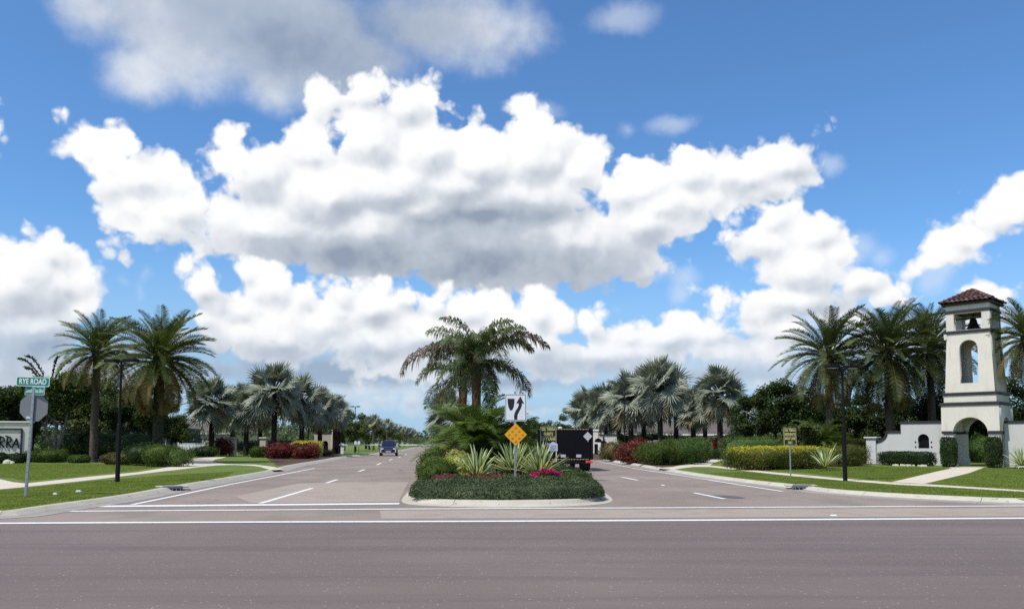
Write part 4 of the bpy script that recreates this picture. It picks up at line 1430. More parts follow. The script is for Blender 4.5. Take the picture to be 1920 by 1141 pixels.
for f in range(4):
    a = f * math.pi / 2
    Rz = Matrix.Rotation(a, 3, 'Z')
    for r_ in range(rows):
        s0 = r_ * sl / rows - 0.03
        half = EW * (1 - (r_ + 0.15) / rows)
        nc = max(1, int(round(2 * half / 0.262)))
        for c in range(nc):
            xx = (c - (nc - 1) / 2) * 0.262
            if abs(xx) > half - 0.04: continue
            lp = Vector((xx, -EW + s0 * math.cos(slope), 9.815 + s0 * math.sin(slope)))
            o = link_mesh('roof_tile', TM, roof, Rz @ lp, (0, 0, 0))
            o.rotation_euler = (Matrix.Rotation(a, 4, 'Z') @ Matrix.Rotation(slope + rnd.uniform(-.02, .03), 4, 'X') @ Matrix.Rotation(rnd.uniform(-.02, .02), 4, 'Z')).to_euler()
    # hip caps
    hipdir = Vector((1, 1, 0)).normalized()
    hl = math.hypot(EW * math.sqrt(2), AZ_ - 9.80); hs = math.atan2(AZ_ - 9.80, EW * math.sqrt(2))
    nh = 7
    for k in range(nh):
        d = k * hl / nh - 0.02
        lp = Vector((0, -EW * math.sqrt(2) + d * math.cos(hs), 9.86 + d * math.sin(hs)))
        Rh = Matrix.Rotation(a + math.pi / 4, 3, 'Z')
        o = link_mesh('roof_tile', TM, roof, Rh @ lp)
        o.rotation_euler = (Matrix.Rotation(a + math.pi / 4, 4, 'Z') @ Matrix.Rotation(hs, 4, 'X')).to_euler()
        o.scale = (0.9, 1.0, 1.0)

# ------------------------------------------------------------------ garden walls
def wall_thing(name, loc, rz, label, outer, holes, th, mat='grey_stucco', cap=None, cat='wall'):
    t = empty(name, loc, rz, label, cat)
    extrude_outline(outer, holes, th, 'wall_panel', M[mat], t)
    if cap:
        for (x0, z0, x1, z1) in cap:
            mb = MB()
            L = math.hypot(x1 - x0, z1 - z0); a = math.atan2(z1 - z0, x1 - x0)
            V = []
            for (u, w_) in ((0, -0.06), (L, -0.06), (L, 0.07), (0, 0.07)):
                for s in (-1, 1):
                    V.append((x0 + u * math.cos(a) - w_ * math.sin(a), s * (th / 2 + 0.06), z0 + u * math.sin(a) + w_ * math.cos(a)))
            mb.add(V, [(0, 2, 3, 1), (2, 4, 5, 3), (4, 6, 7, 5), (6, 0, 1, 7), (0, 6, 4, 2), (1, 3, 5, 7)])
            mb.build('coping', M['dark_trim'], t)
    return t
# left wing wall, running away from the tower (local +x towards the tower)
L0 = 4.35
sw = []
for k in range(9):
    a = k / 8 * math.pi / 2
    sw.append((0.75 * math.sin(a), 2.02 - 0.62 * math.cos(a) + 0.0))
prof = [(0.0, 0.0), (L0, 0.0), (L0, 2.62), (1.62, 2.62), (1.62, 2.02), (0.75, 2.02)] + sw[::-1][1:]
wl = wall_thing('wing_wall', (26.95 - 0.7071 * L0, 49.28 + 0.7071 * L0, LZ), R(-45), 'stepped pale stucco wall with a curved shoulder left of the bell tower', prof, [arch(2.95, 1.05, 0.66, 1.62, 12)[::-1]], 0.30,
                cap=[(1.56, 2.69, L0, 2.69), (0.72, 2.09, 1.62, 2.09)] + [(sw[k][0], sw[k][1] + 0.05, sw[k + 1][0], sw[k + 1][1] + 0.05) for k in range(0, 8)])
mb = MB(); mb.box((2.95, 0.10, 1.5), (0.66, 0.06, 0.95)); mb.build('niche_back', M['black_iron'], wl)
g = MB()
for k in range(4): g.tube([(2.74 + k * 0.14, -0.05, 1.06), (2.74 + k * 0.14, -0.05, 1.86)], 0.012, 5)
g.tube([(2.63, -0.05, 1.35), (3.27, -0.05, 1.35)], 0.012, 5)
g.build('iron_grille', M['black_iron'], wl)
for sx in (-1, 1):
    for zz in (1.15, 1.45):
        mb = MB(); mb.lathe([(0.045, 0), (0.045, 0.03), (0.02, 0.055)], (0, 0, 0), 8)
        o = mb.build('iron_stud', M['black_iron'], wl, (2.95 + sx * 0.47, -0.15, zz)); o.rotation_euler = (R(90), 0, 0)
pl = empty('gate_pier', (23.72, 52.52, LZ), R(-45), 'square pale stucco pier with flat cap at the left end of the tower wall', 'pier')
mb = MB(); mb.box((0, 0, 0.84), (0.62, 0.62, 1.68), bev=0.02, taper=1.0); mb.build('shaft', M['grey_stucco'], pl)
mb = MB(); mb.box((0, 0, 1.73), (0.84, 0.84, 0.10), bev=0.03); mb.build('cap', M['grey_stucco'], pl)
wr = wall_thing('wing_wall', (29.13, 47.1, LZ), R(-45), 'grey stucco wall running out of view right of the bell tower', [(0, 0), (7, 0), (7, 2.55), (0, 2.55)], [], 0.30, cap=[(0.0, 2.62, 7, 2.62)])

# left sign wall with the estate's name
sgY = 57.0
sgx = AT(59, sgY)
sw_ = empty('sign_wall', (sgx, sgY, LZ), R(14), 'cream entrance sign wall with framed raised letters behind the street sign', 'sign wall')
extrude_outline([(-9.5, 0), (0, 0), (0, 2.80), (-9.5, 2.80)], [], 0.5, 'wall_panel', M['cream_stucco'], sw_)
mb = MB(); mb.box((-4.75, 0, 2.85), (9.7, 0.66, 0.12), bev=0.03); mb.build('coping', M['cream_stucco'], sw_)
mb = MB()
mb.box((-4.6, -0.29, 2.36), (8.2, 0.08, 0.10)); mb.box((-4.6, -0.29, 0.45), (8.2, 0.08, 0.10)); mb.box((-0.52, -0.29, 1.405), (0.10, 0.08, 1.81)); mb.box((-8.68, -0.29, 1.405), (0.10, 0.08, 1.81))
mb.build('panel_frame', M['dark_trim'], sw_)
def strokes(mb, paths, ox, oz, s, w_=0.032, kx=0.78):
    for p in paths:
        for (a, b) in zip(p[:-1], p[1:]):
            x0, z0, x1, z1 = ox + a[0] * s * kx, oz + a[1] * s, ox + b[0] * s * kx, oz + b[1] * s
            L = math.hypot(x1 - x0, z1 - z0) or 1e-6
            nx, nz = -(z1 - z0) / L * w_, (x1 - x0) / L * w_
            ex, ez = (x1 - x0) / L * w_ * 0.5, (z1 - z0) / L * w_ * 0.5
            V = [(x, y, z) for y in (-0.34, -0.26) for (x, z) in ((x0 - nx - ex, z0 - nz - ez), (x1 - nx + ex, z1 - nz + ez), (x1 + nx + ex, z1 + nz + ez), (x0 + nx - ex, z0 + nz - ez))]
            mb.add(V, [(0, 1, 2, 3), (7, 6, 5, 4), (0, 4, 5, 1), (1, 5, 6, 2), (2, 6, 7, 3), (3, 7, 4, 0)])
GL = {'R': [[(0.12, 0.0), (0.16, 0.85)], [(-0.02, 1.0), (0.42, 0.88), (0.60, 0.70), (0.52, 0.55), (0.16, 0.42), (0.58, 0.02)]],
      'A': [[(-0.02, 0.0), (0.36, 0.78)], [(0.36, 0.78), (0.62, 0.0)], [(0.02, 0.30), (0.55, 0.28)]],
      'E': [[(0.08, 0), (0.08, 0.95)], [(0.08, 0.92), (0.5, 0.95)], [(0.08, 0.5), (0.42, 0.5)], [(0.08, 0.02), (0.52, 0.0)]],
      'I': [[(0.2, 0), (0.2, 0.92)]], 'T': [[(0.28, 0), (0.28, 0.9)], [(-0.05, 0.93), (0.6, 0.9)]],
      'D': [[(0.1, 0), (0.1, 0.9)], [(-0.02, 0.95), (0.45, 0.8), (0.6, 0.45), (0.4, 0.08), (0.05, 0.0)]], 'L': [[(0.1, 0.95), (0.1, 0.0), (0.55, 0.02)]]}
xp = -1.06
for ch in 'ARREIT LED':
    if ch != ' ':
        mb = MB(); strokes(mb, GL[ch], xp, 1.06, 0.80 if ch == 'A' else 0.82); mb.build('letter', M['black_iron'], sw_)
    xp -= 0.32 if ch == 'I' else 0.45

# ------------------------------------------------------------------ estate gate, left and right
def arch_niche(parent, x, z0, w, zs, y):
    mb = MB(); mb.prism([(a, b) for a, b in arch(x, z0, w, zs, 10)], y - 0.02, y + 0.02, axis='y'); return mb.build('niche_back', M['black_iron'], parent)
gx = AT(590, 97)
gw = wall_thing('gate_wall', (gx, 97, LZ), 0, 'low cream gate wall with arched niche beyond the left flower bed', [(0, 0), (2.2, 0), (2.2, 2.45), (0, 2.45)], [arch(1.35, 0.35, 0.72, 1.2, 10)[::-1]], 0.3, 'house_stucco', cap=[(0, 2.5, 2.2, 2.5)])
arch_niche(gw, 1.35, 0.36, 0.70, 1.2, 0.09)
def pier(name, x, y, w, h, label, mat='cream_stucco', rz=0.0, capw=1.25, cat='pier', base=True):
    t = empty(name, (x, y, LZ), rz, label, cat)
    mb = MB(); mb.box((0, 0, h / 2), (w, w, h), bev=0.02); mb.build('shaft', M[mat], t)
    mb = MB(); mb.box((0, 0, h + 0.08), (w * capw, w * capw, 0.16), bev=0.04); mb.build('cap', M[mat], t)
    if base:
        mb = MB(); mb.box((0, 0, 0.22), (w * 1.18, w * 1.18, 0.44), bev=0.02); mb.build('base', M['brick_base'], t)
    return t
pier('gate_pier', AT(627, 97), 96.9, 0.46, 2.75, 'cream pier beside the open black gate on the left roadside')
def iron_gate(name, x, y, w, h, rz, label, solid=True):
    t = empty(name, (x, y, LZ), rz, label, 'gate')
    mb = MB(); mb.box((0, 0, h / 2 + 0.05), (w, 0.05, h)); mb.build('gate_panel', M['black_paint'], t)
    mb = MB()
    mb.box((-w / 2, 0, h / 2 + 0.05), (0.08, 0.10, h + 0.1)); mb.box((w / 2, 0, h / 2 + 0.05), (0.08, 0.10, h + 0.1)); mb.box((0, 0, h + 0.08), (w, 0.10, 0.08)); mb.box((0, 0, 0.12), (w, 0.10, 0.08))
    mb.build('gate_frame', M['black_iron'], t)
    n = max(3, int(w / 0.18))
    for k in range(n):
        mb = MB(); mb.tube([(-w / 2 + (k + 0.5) * w / n, -0.06, 0.15), (-w / 2 + (k + 0.5) * w / n, -0.06, h + 0.05)], 0.012, 4); mb.build('bar', M['black_iron'], t)
    return t
iron_gate('iron_gate', AT(635, 96), 95.5, 0.66, 2.55, R(8), 'black iron gate leaf standing open left of the barrier arm')
pier('gate_pier', AT(834, 95), 95.2, 0.70, 2.55, 'cream pier at the left edge of the planted median', base=False)
iron_gate('iron_gate', AT(824, 94.5), 94.3, 0.55, 2.7, R(5), 'tall black gate leaf folded against the median pier')
# call box by the left gate
cb = empty('gate_motor', (AT(632, 92), 91.5, LZ), 0, 'low black gate motor housing in the bed at the left gate', 'gate motor')
mb = MB(); mb.box((0, 0, 0.38), (0.7, 0.5, 0.76), bev=0.05, taper=0.85); mb.build('housing', M['black_paint'], cb)
mb = MB(); mb.box((0.0, 0, 0.03), (0.9, 0.7, 0.06)); mb.build('pad', M['kerb_concrete'], cb)
def barrier(x, y, s, L, label):
    t = empty('barrier_gate', (x, y, 0.10), 0, label, 'barrier')
    mb = MB(); mb.box((0, 0, 0.62), (0.36, 0.36, 1.24), bev=0.03); mb.build('cabinet', M['white_paint'], t)
    mb = MB(); mb.box((s * L / 2, -0.24, 1.10), (L, 0.06, 0.13)); mb.build('arm', M['white_paint'], t)
    mb = MB(); mb.box((-s * 0.12, -0.24, 1.10), (0.5, 0.05, 0.2)); mb.build('counterweight', M['sign_back'], t)
    return t
barrier(AT(643, 95), 95, 1, 6.2, 'white barrier with its arm lowered from the left kerb')
barrier(AT(822, 96), 93.6, -1, 5.4, 'white barrier with its arm lowered from the planted median')
for px_ in (667.0, 671.5):
    t = empty('paddle_sign', (AT(px_, 99), 99 if px_ < 670 else 99.6, LZ), 0, 'white oval sign paddle on a post, %s of the pair by the barrier' % ('left' if px_ < 670 else 'right'), 'sign')
    mb = MB(); mb.tube([(0, 0, 0), (0, 0, 1.5)], 0.035, 6); mb.build('post', M['black_iron'], t)
    mb = MB(); mb.prism([(0.17 * math.cos(a), 1.25 + 0.32 * math.sin(a)) for a in [2 * math.pi * k / 14 for k in range(14)]], -0.06, -0.04, axis='y'); mb.build('board', M['white_paint'], t)
# right hand gate
pier('gate_pier', AT(1117, 69), 69.2, 0.52, 2.35, 'cream pier right beside the black truck', rz=R(-10))
gwr = wall_thing('gate_wall', (AT(1123.5, 70), 70.2, LZ), R(-4), 'cream gate wall with arched niche stepping down right of the truck',
                 [(0, 0), (4.4, 0), (4.4, 1.25), (1.75, 1.25), (1.62, 1.36), (1.55, 1.55), (1.52, 2.0), (0, 2.0)], [], 0.3, 'cream_stucco',
                 cap=[(0, 2.05, 1.54, 2.05), (1.66, 1.32, 4.4, 1.32)])
arch_niche(gwr, 0.38, 0.3, 0.62, 1.25, -0.17)
mb = MB(); mb.tube([(0.38, -0.2, 1.45), (0.38, -0.2, 1.80)], 0.05, 6); mb.lathe([(0.02, -.06), (.09, 0), (.02, .08)], (0.38, -0.2, 1.84), 8); mb.build('finial', M['bronze'], gwr)
kp = empty('keypad_box', (AT(1121, 66.5), 66.2, LZ), R(-8), 'white and black keypad cabinet at the foot of the pier beside the truck', 'keypad')
mb = MB(); mb.box((0.10, -0.12, 0.95), (0.24, 0.2, 0.92), bev=0.02); mb.build('white_cabinet', M['white_paint'], kp)
mb = MB(); mb.box((-0.18, -0.1, 0.75), (0.30, 0.2, 1.05), bev=0.02); mb.build('black_cabinet', M['black_paint'], kp)
mb = MB(); mb.prism(arch(0, 1.42, 0.62, 1.44, 8), -0.24, 0.0, axis='y'); mb.build('hood', M['black_paint'], kp)
mb = MB(); mb.box((0, 0.02, 0.2), (0.8, 0.5, 0.40), bev=0.02); mb.build('base', M['brick_base'], kp)

# ------------------------------------------------------------------ houses and fences behind
def house(x, y, w, d, h, ridge, rz, label, roofm='shingle', wallm='house_stucco', eave=0.45, win=3, garage=False):
    t = empty('house', (x, y, LZ - 0.02), rz, label, 'house')
    mb = MB(); mb.box((0, 0, h / 2), (w, d, h)); mb.build('wall', M[wallm], t)
    W, D_ = w / 2 + eave, d / 2 + eave; k = max(0.0, W - D_)
    mb = MB()
    V = [(-W, -D_, h), (W, -D_, h), (W, D_, h), (-W, D_, h), (-k, 0, ridge), (k, 0, ridge)]
    mb.add(V, [(0, 1, 5, 4), (2, 3, 4, 5), (1, 2, 5), (3, 0, 4), (3, 2, 1, 0)])
    rf = mb.build('roof', M[roofm], t)
    mb = MB(); mb.box((0, -D_ - 0.02, h - 0.05), (2 * W, 0.04, 0.2)); mb.build('fascia', M['white_paint'], t)
    for i in range(win):
        wx = -w / 2 + (i + 0.5) * w / win
        mb = MB(); mb.box((wx, -d / 2 - 0.02, 1.5), (1.3, 0.08, 1.3)); f = mb.build('window', M['white_paint'], t)
        mb = MB(); mb.box((wx, -d / 2 - 0.07, 1.5), (1.12, 0.04, 1.12)); mb.build('pane', M['window_glass'], f)
    return t
house(AT(352, 128), 132, 17, 12, 2.8, 5.0, R(-6), 'brown roofed single storey house behind the white fence left of the fan palms', win=5)
h2 = house(AT(318, 118), 118, 6.5, 7, 3.4, 4.0, 0, 'dark screened lanai beside the brown roofed house at far left', 'shingle_grey', 'dark_trim', 0.1, 2)
house(AT(1180, 120), 124, 14, 11, 2.7, 4.3, R(5), 'grey roofed house behind the gate wall right of the truck', 'shingle_grey', win=4)
house(AT(1320, 116), 120, 22, 12, 2.5, 4.6, R(-3), 'long tan roofed house behind the right hand fan palms', 'shingle', win=6)
house(AT(1575, 118), 120, 15, 12, 2.7, 4.3, R(-8), 'tan house glimpsed behind the golden hedge and dark trees', 'shingle', win=4)
t = empty('vinyl_fence', (AT(340, 86), 86, LZ), R(-4), 'white vinyl panel fence left of the iron fence', 'fence')
for k in range(7):
    x0 = k * 0.40
    mb = MB(); mb.box((x0, 0, 0.62), (0.36, 0.05, 1.15)); mb.build('panel', M['vinyl_white'], t)
mb = MB(); mb.box((1.2, 0, 1.24), (2.95, 0.09, 0.09)); mb.box((1.2, 0, 0.06), (2.95, 0.09, 0.09)); mb.build('rail', M['vinyl_white'], t)
for k in (0, 1):
    mb = MB(); mb.box((-0.27 + k * 2.94, 0, 0.7), (0.13, 0.13, 1.4), bev=0.01); mb.build('post', M['vinyl_white'], t)
def ironfence(px0, px1, Y, label, h=1.35, rz=0.0):
    x0, x1 = AT(px0, Y), AT(px1, Y)
    t = empty('iron_fence', (x0, Y, LZ), rz, label, 'fence')
    L = x1 - x0; n = int(L / 0.16)
    for k in range(n + 1):
        mb = MB(); mb.box((k * L / n, 0, h / 2), (0.025, 0.025, h)); mb.build('bar', M['black_iron'], t)
    mb = MB(); mb.box((L / 2, 0, h - 0.1), (L, 0.03, 0.035)); mb.box((L / 2, 0, 0.15), (L, 0.03, 0.035)); mb.build('rail', M['black_iron'], t)
    return t
ironfence(367, 428, 84, 'black iron railing between the white fence and the stone pier')
ironfence(448, 484, 84, 'black iron railing between the two capped stone piers')
pier('fence_pier', AT(437, 80), 80, 0.62, 1.75, 'capped stone fence pier nearer the left walk', 'stone_pale', base=False, capw=1.3)
pier('fence_pier', AT(495, 83), 83, 0.62, 1.75, 'capped stone fence pier behind the red croton bed', 'stone_pale', base=False, capw=1.3)
t = empty('board_fence', (AT(1255, 96), 96, LZ), 0, 'tan board fence showing under the right fan palms', 'fence')
for k in range(46):
    mb = MB(); mb.box((k * 0.18, 0, 0.8), (0.165, 0.03, 1.55 + 0.02 * (k % 3))); mb.build('board', M['wood_tan'], t)
mb = MB(); mb.box((4.1, 0.04, 1.3), (8.3, 0.05, 0.09)); mb.box((4.1, 0.04, 0.4), (8.3, 0.05, 0.09)); mb.build('rail', M['wood_tan'], t)
# teal and tan utility boxes behind the roadside bushes
t = empty('utility_box', (AT(1220, 60), 60.5, LZ), 0, 'teal utility pedestal behind the roadside bushes, beside the tan one', 'utility box')
mb = MB(); mb.box((0, 0, 0.72), (0.30, 0.25, 1.44), bev=0.03); mb.build('housing', M['teal_metal'], t)
mb = MB(); mb.box((0, 0, 1.47), (0.34, 0.29, 0.06), bev=0.02); mb.build('lid', M['teal_metal'], t)
t = empty('utility_box', (AT(1230, 60), 60, LZ), 0, 'tan utility pedestal behind the roadside bushes, beside the teal one', 'utility box')
mb = MB(); mb.box((0, 0, 0.75), (0.38, 0.25, 1.5), bev=0.03); mb.build('housing', M['sign_tan'], t)
mb = MB(); mb.box((0, 0, 1.53), (0.42, 0.29, 0.06), bev=0.02); mb.build('lid', M['sign_tan'], t)

# ------------------------------------------------------------------ storm drains
def inlet(px, py, rz, label):
    x, y = G(px, py, 0.1)
    t = empty('storm_drain', (x, y, 0), rz, label, 'drain')
    mb = MB(); mb.box((0, 0.36, 0.125), (1.0, 0.6, 0.05), bev=0.015); mb.build('concrete_apron', M['kerb_concrete'], t)
    mb = MB(); mb.box((0, -0.08, 0.085), (0.66, 0.26, 0.17), bev=0.03, taper=0.93); mb.build('grate_hood', M['drain_metal'], t)
    mb = MB(); mb.box((0, -0.215, 0.05), (0.56, 0.02, 0.06)); mb.build('opening', M['black_paint'], t)
    for k in range(5):
        mb = MB(); mb.box((-0.24 + k * 0.12, -0.228, 0.05), (0.02, 0.01, 0.06)); mb.build('bar', M['galvanised'], t)
inlet(323, 914, R(24), 'grey metal storm drain hood set in the left kerb below the lamp post')
inlet(1504, 912, R(-13), 'grey metal storm drain hood set in the right kerb below the yellow sign')

# ------------------------------------------------------------------ lamps
def lamp(x, y, h, label, detail=True, rz=0.0, group='black twin headed street lamps'):
    t = empty('street_lamp', (x, y, LZ), rz, label, 'street lamp', group)
    mb = MB(); mb.box((0, 0, h * 0.24), (0.13, 0.13, h * 0.48), bev=0.02); mb.build('base_sleeve', M['black_iron'], t)
    mb = MB(); mb.tube([(0, 0, h * 0.48), (0, 0, h)], [0.05, 0.042], 8); mb.build('pole', M['black_iron'], t)
    for s in (-1, 1):
        mb = MB()
        mb.tube([(0, 0, h - 0.32), (s * 0.10, 0, h - 0.14), (s * 0.24, 0, h - 0.04), (s * 0.34, 0, h - 0.02)], 0.022, 6)
        a = mb.build('arm', M['black_iron'], t)
        mb = MB(); mb.box((s * 0.40, 0, h - 0.0), (0.46, 0.36, 0.13), bev=0.04); hd = mb.build('lamp_head', M['black_iron'], t)
        mb = MB(); mb.box((s * 0.40, 0, h - 0.070), (0.34, 0.24, 0.012)); mb.build('lens', M['headlight'], hd)
    return t
x, y = G(220, 904, LZ); lamp(x, y, 4.42, 'black twin headed lamp post on the left verge between the date palms', group=None, rz=R(-12))
x, y = G(1585, 901.5, LZ); lamp(x, y, 4.30, 'black twin headed lamp post on the right lawn in front of the date palms', group=None, rz=R(10))
proto = lamp(AT(665.7, 108), 108, 6.2, 'black lamp post behind the left barrier', group='distant street lamps along the avenue')
def copy_thing(src, loc, rz, label, scale=1.0):
    r = src.copy(); COL.objects.link(r); r.location = loc; r.rotation_euler = (0, 0, rz); r.scale = (scale,) * 3; r['label'] = label
    for ch in list(src.children):
        c = ch.copy(); COL.objects.link(c); c.parent = r
        for g in ch.children:
            d = g.copy(); COL.objects.link(d); d.parent = c
    return r
for px_, Y_, lb, sc in ((578, 82, 'black lamp post among the left fan palms behind the croton bed', 0.9), (1171, 74, 'black lamp post in front of the fan palms right of the gate wall', 0.95),
                    (750, 200, 'black lamp post far down the avenue, nearest of the far left row', 0.92), (767, 262, 'tiny black lamp post down the avenue, middle of the far left row', 0.92),
                    (778, 330, 'tiny black lamp post down the avenue, farthest of the left row', 0.92)):
    copy_thing(proto, (AT(px_, Y_), Y_, LZ), R(-5), lb, sc)

# ------------------------------------------------------------------ signs
sx_, sy_ = G(48, 931, LZ)
st = empty('street_sign', (sx_, sy_, LZ), 0, 'street name signs over the grey back of a stop sign on a leaning post', 'sign')
H = 3.22; lean = 0.02
st.rotation_euler = (0, R(2.0), 0)
mb = MB(); mb.box((0, 0, H / 2 - 0.2), (0.075, 0.045, H - 0.1), bev=0.008)
for k in range(14): mb.box((0, -0.024, 0.3 + k * 0.18), (0.016, 0.006, 0.016), mi=1)
mb.build('post', [M['galvanised'], M['black_iron']], st)
def rounded(w, h, r, n=5, cx=0, cz=0):
    pts = []
    for (sx, sz, a0) in ((1, -1, -90), (1, 1, 0), (-1, 1, 90), (-1, -1, 180)):
        for k in range(n + 1):
            a = R(a0 + 90 * k / n)
            pts.append((cx + sx * (w / 2 - r) + r * math.cos(a), cz + sz * (h / 2 - r) + r * math.sin(a)))
    return pts
def board(parent, name, pts, y, mat, th=0.006, loc=(0, 0, 0), rz=0):
    mb = MB(); mb.prism(pts, y - th, y, axis='y')
    return mb.build(name, M[mat], parent, loc, rz)
# upper blade
b1 = board(st, 'street_name_board', rounded(0.93, 0.255, 0.035), 0, 'sign_white', 0.008, (-0.04, 0, H - 0.13), R(-3))
board(b1, 'green_field', rounded(0.895, 0.22, 0.03), -0.0085, 'sign_green', 0.002)
lettering('RYE ROAD', 0.205, M['sign_white'], b1, (0, -0.012, -0.004), (R(90), 0, 0), fit=0.76, extr=0.001, bold=0.004)
b2 = board(st, 'street_name_board', rounded(0.64, 0.225, 0.03), 0, 'sign_white', 0.008, (0.03, 0.0, H - 0.375), R(-14))
b2['label'] = 'smaller turned green street name board'
board(b2, 'green_field', rounded(0.62, 0.205, 0.025), -0.0085, 'sign_teal', 0.002)
lettering('Grande Vista Blvd', 0.15, M['sign_white'], b2, (0, -0.012, -0.004), (R(90), 0, 0), fit=0.57, extr=0.001, bold=0.001)
oc = [(0.405 * math.cos(R(22.5 + 45 * k)), 0.405 * math.sin(R(22.5 + 45 * k))) for k in range(8)]
so = board(st, 'stop_sign', oc, 0.034, 'sign_back', 0.008, (0.02, 0, H - 0.82))
so['label'] = 'bare grey back of an octagonal stop sign'
mb = MB()
for zz in (-0.25, 0.25): mb.lathe([(0.012, 0), (0.012, 0.008), (0.006, 0.012)], (0, 0, 0), 8)
board(st, 'sticker', [(-0.06, -0.03), (0.05, -0.03), (0.05, 0.03), (-0.06, 0.03)], 0.02, 'pale_blue', 0.003, (-0.10, 0, H - 1.10))

# keep right sign and hazard diamond on the median nose
kx, ky = AT(966, 22.9), 22.9
ks = empty('keep_right_sign', (kx, ky, 0.125), 0, 'white keep right sign above an orange diamond marker at the median nose', 'sign')
z_top = ZAT(737, ky) - 0.125
mb = MB(); mb.box((0, 0.02, z_top / 2 + 0.03), (0.06, 0.035, z_top + 0.06), bev=0.006)
for k in range(14): mb.box((0, -0.0005, 0.2 + k * 0.1), (0.014, 0.006, 0.014), mi=1)
mb.build('post', [M['galvanised'], M['black_iron']], ks)
zc = ZAT(763.5, ky) - 0.125
bw, bh = 0.62, 0.785
b = board(ks, 'sign_board', rounded(bw, bh, 0.04), 0, 'sign_white', 0.008, (0.015, 0, zc))
def frame_ring(parent, w, h, r, t, y, mat):
    o = rounded(w, h, r); i_ = rounded(w - 2 * t, h - 2 * t, max(0.005, r - t))
    n = len(o); V = [(x, y, z) for x, z in o] + [(x, y, z) for x, z in i_]
    F = [(k, (k + 1) % n, n + (k + 1) % n, n + k) for k in range(n)]
    mb = MB(); mb.add(V, F); return mb.build('border', M[mat], parent)
frame_ring(b, 0.585, 0.75, 0.035, 0.015, -0.0105, 'sign_black')
# shield shaped island symbol
isl = [(-0.235, 0.255), (-0.035, 0.255), (-0.04, 0.13), (-0.06, 0.01), (-0.10, -0.07), (-0.135, -0.085), (-0.17, -0.07), (-0.21, 0.01), (-0.23, 0.13)]
board(b, 'island_symbol', isl[::-1], -0.0085, 'sign_black', 0.002)
arrow = [(-0.045, -0.345), (0.045, -0.345), (0.05, -0.22), (0.085, -0.14), (0.145, -0.03), (0.175, 0.06), (0.18, 0.125), (0.245, 0.105), (0.135, 0.325), (0.01, 0.115), (0.08, 0.13), (0.085, 0.06), (0.06, 0.0), (0.0, -0.09), (-0.035, -0.17), (-0.05, -0.25)]
board(b, 'arrow_symbol', arrow[::-1], -0.0085, 'sign_black', 0.002)
zc2 = ZAT(814, ky) - 0.125; hd = 0.325
b = board(ks, 'diamond_board', [(0, -hd), (hd, 0), (0, hd), (-hd, 0)], 0, 'sign_orange', 0.008, (0.015, 0, zc2))
b['label'] = 'orange diamond board with nine round reflectors'
for i in range(3):
    for j in range(3):
        u, v = (i - 1) * 0.098, (j - 1) * 0.098
        mb = MB(); mb.lathe([(0.036, 0), (0.034, 0.006), (0.014, 0.010)], (0, 0, 0), 12)
        o = mb.build('reflector', M['reflector_amber'], b, (u - v, -0.008, u + v)); o.rotation_euler = (R(90), 0, 0)

def lane_sign(x, y, z, ztop, w, h, lines, label, arrow=False, rz=0.0):
    t = empty('lane_sign', (x, y, z), rz, label, 'sign')
    mb = MB(); mb.tube([(0, 0.03, 0), (0, 0.03, ztop)], 0.028, 6); mb.build('post', M['galvanised'], t)
    b = board(t, 'sign_board', rounded(w, h, 0.02), 0, 'sign_tan', 0.01, (0, 0, ztop - h / 2))
    board(b, 'upper_field', rounded(w - 0.05, h * 0.46, 0.01, cz=h * 0.245), -0.0105, 'sign_black', 0.002)
    board(b, 'lower_field', rounded(w - 0.05, h * 0.46, 0.01, cz=-h * 0.245), -0.0105, 'sign_black', 0.002)
    zz = [h * 0.36, h * 0.13, -h * 0.13, -h * 0.36]
    for l, z_ in zip(lines, zz):
        if l: lettering(l, h * 0.195, M['sign_yellow'], b, (0, -0.014, z_), (R(90), 0, 0), fit=(w - 0.09) * min(1.0, len(l) / 9.0), extr=0.001, bold=0.0035)
    if arrow:
        a = [(-0.05, -0.02), (0.10, -0.02), (0.10, 0.02), (-0.05, 0.02), (-0.05, 0.06), (-0.13, 0.0), (-0.05, -0.06)]
        board(b, 'arrow_symbol', [(p[0] + 0.03, p[1] - h * 0.38) for p in a][::-1], -0.0125, 'sign_white', 0.002)
    return t
lx, ly = G(1483, 894, LZ)
zt = ZAT(802, ly) - LZ
t = lane_sign(lx, ly, LZ, zt, 0.52, 0.70, ['DEL TIERRA', 'RESIDENTS', 'RIGHT LANE', 'ONLY'], 'yellow and black residents lane sign on a thin post on the right verge')
gx_, gy_ = AT(1028, 31), 31.0
zt = ZAT(799, gy_) - 0.125
t = lane_sign(gx_, gy_, 0.125, zt, 0.62, 0.78, ['DEL TIERRA', 'GUESTS', 'LEFT LANE', ''], 'yellow and black guests lane sign in the median beside the truck', arrow=True)
t = empty('yard_sign', (AT(1037, 30.4), 30.4, 0.125), 0, 'small pale house shaped sign below the guests lane sign', 'sign')
zz0 = ZAT(845, 30.4) - 0.125
mb = MB(); mb.tube([(0.12, 0.02, 0), (0.12, 0.02, zz0 + 0.3)], 0.02, 5); mb.build('post', M['white_paint'], t)
b = board(t, 'sign_board', [(-0.17, 0), (0.17, 0), (0.17, 0.26), (0, 0.36), (-0.17, 0.26)], 0, 'pale_blue', 0.01, (0, 0, zz0))
for z_, w_ in ((0.20, 0.22), (0.13, 0.26), (0.06, 0.20)): board(b, 'blue_stripe', [(-w_ / 2, z_ - 0.012), (w_ / 2, z_ - 0.012), (w_ / 2, z_ + 0.012), (-w_ / 2, z_ + 0.012)], -0.0105, 'sign_blue', 0.002)

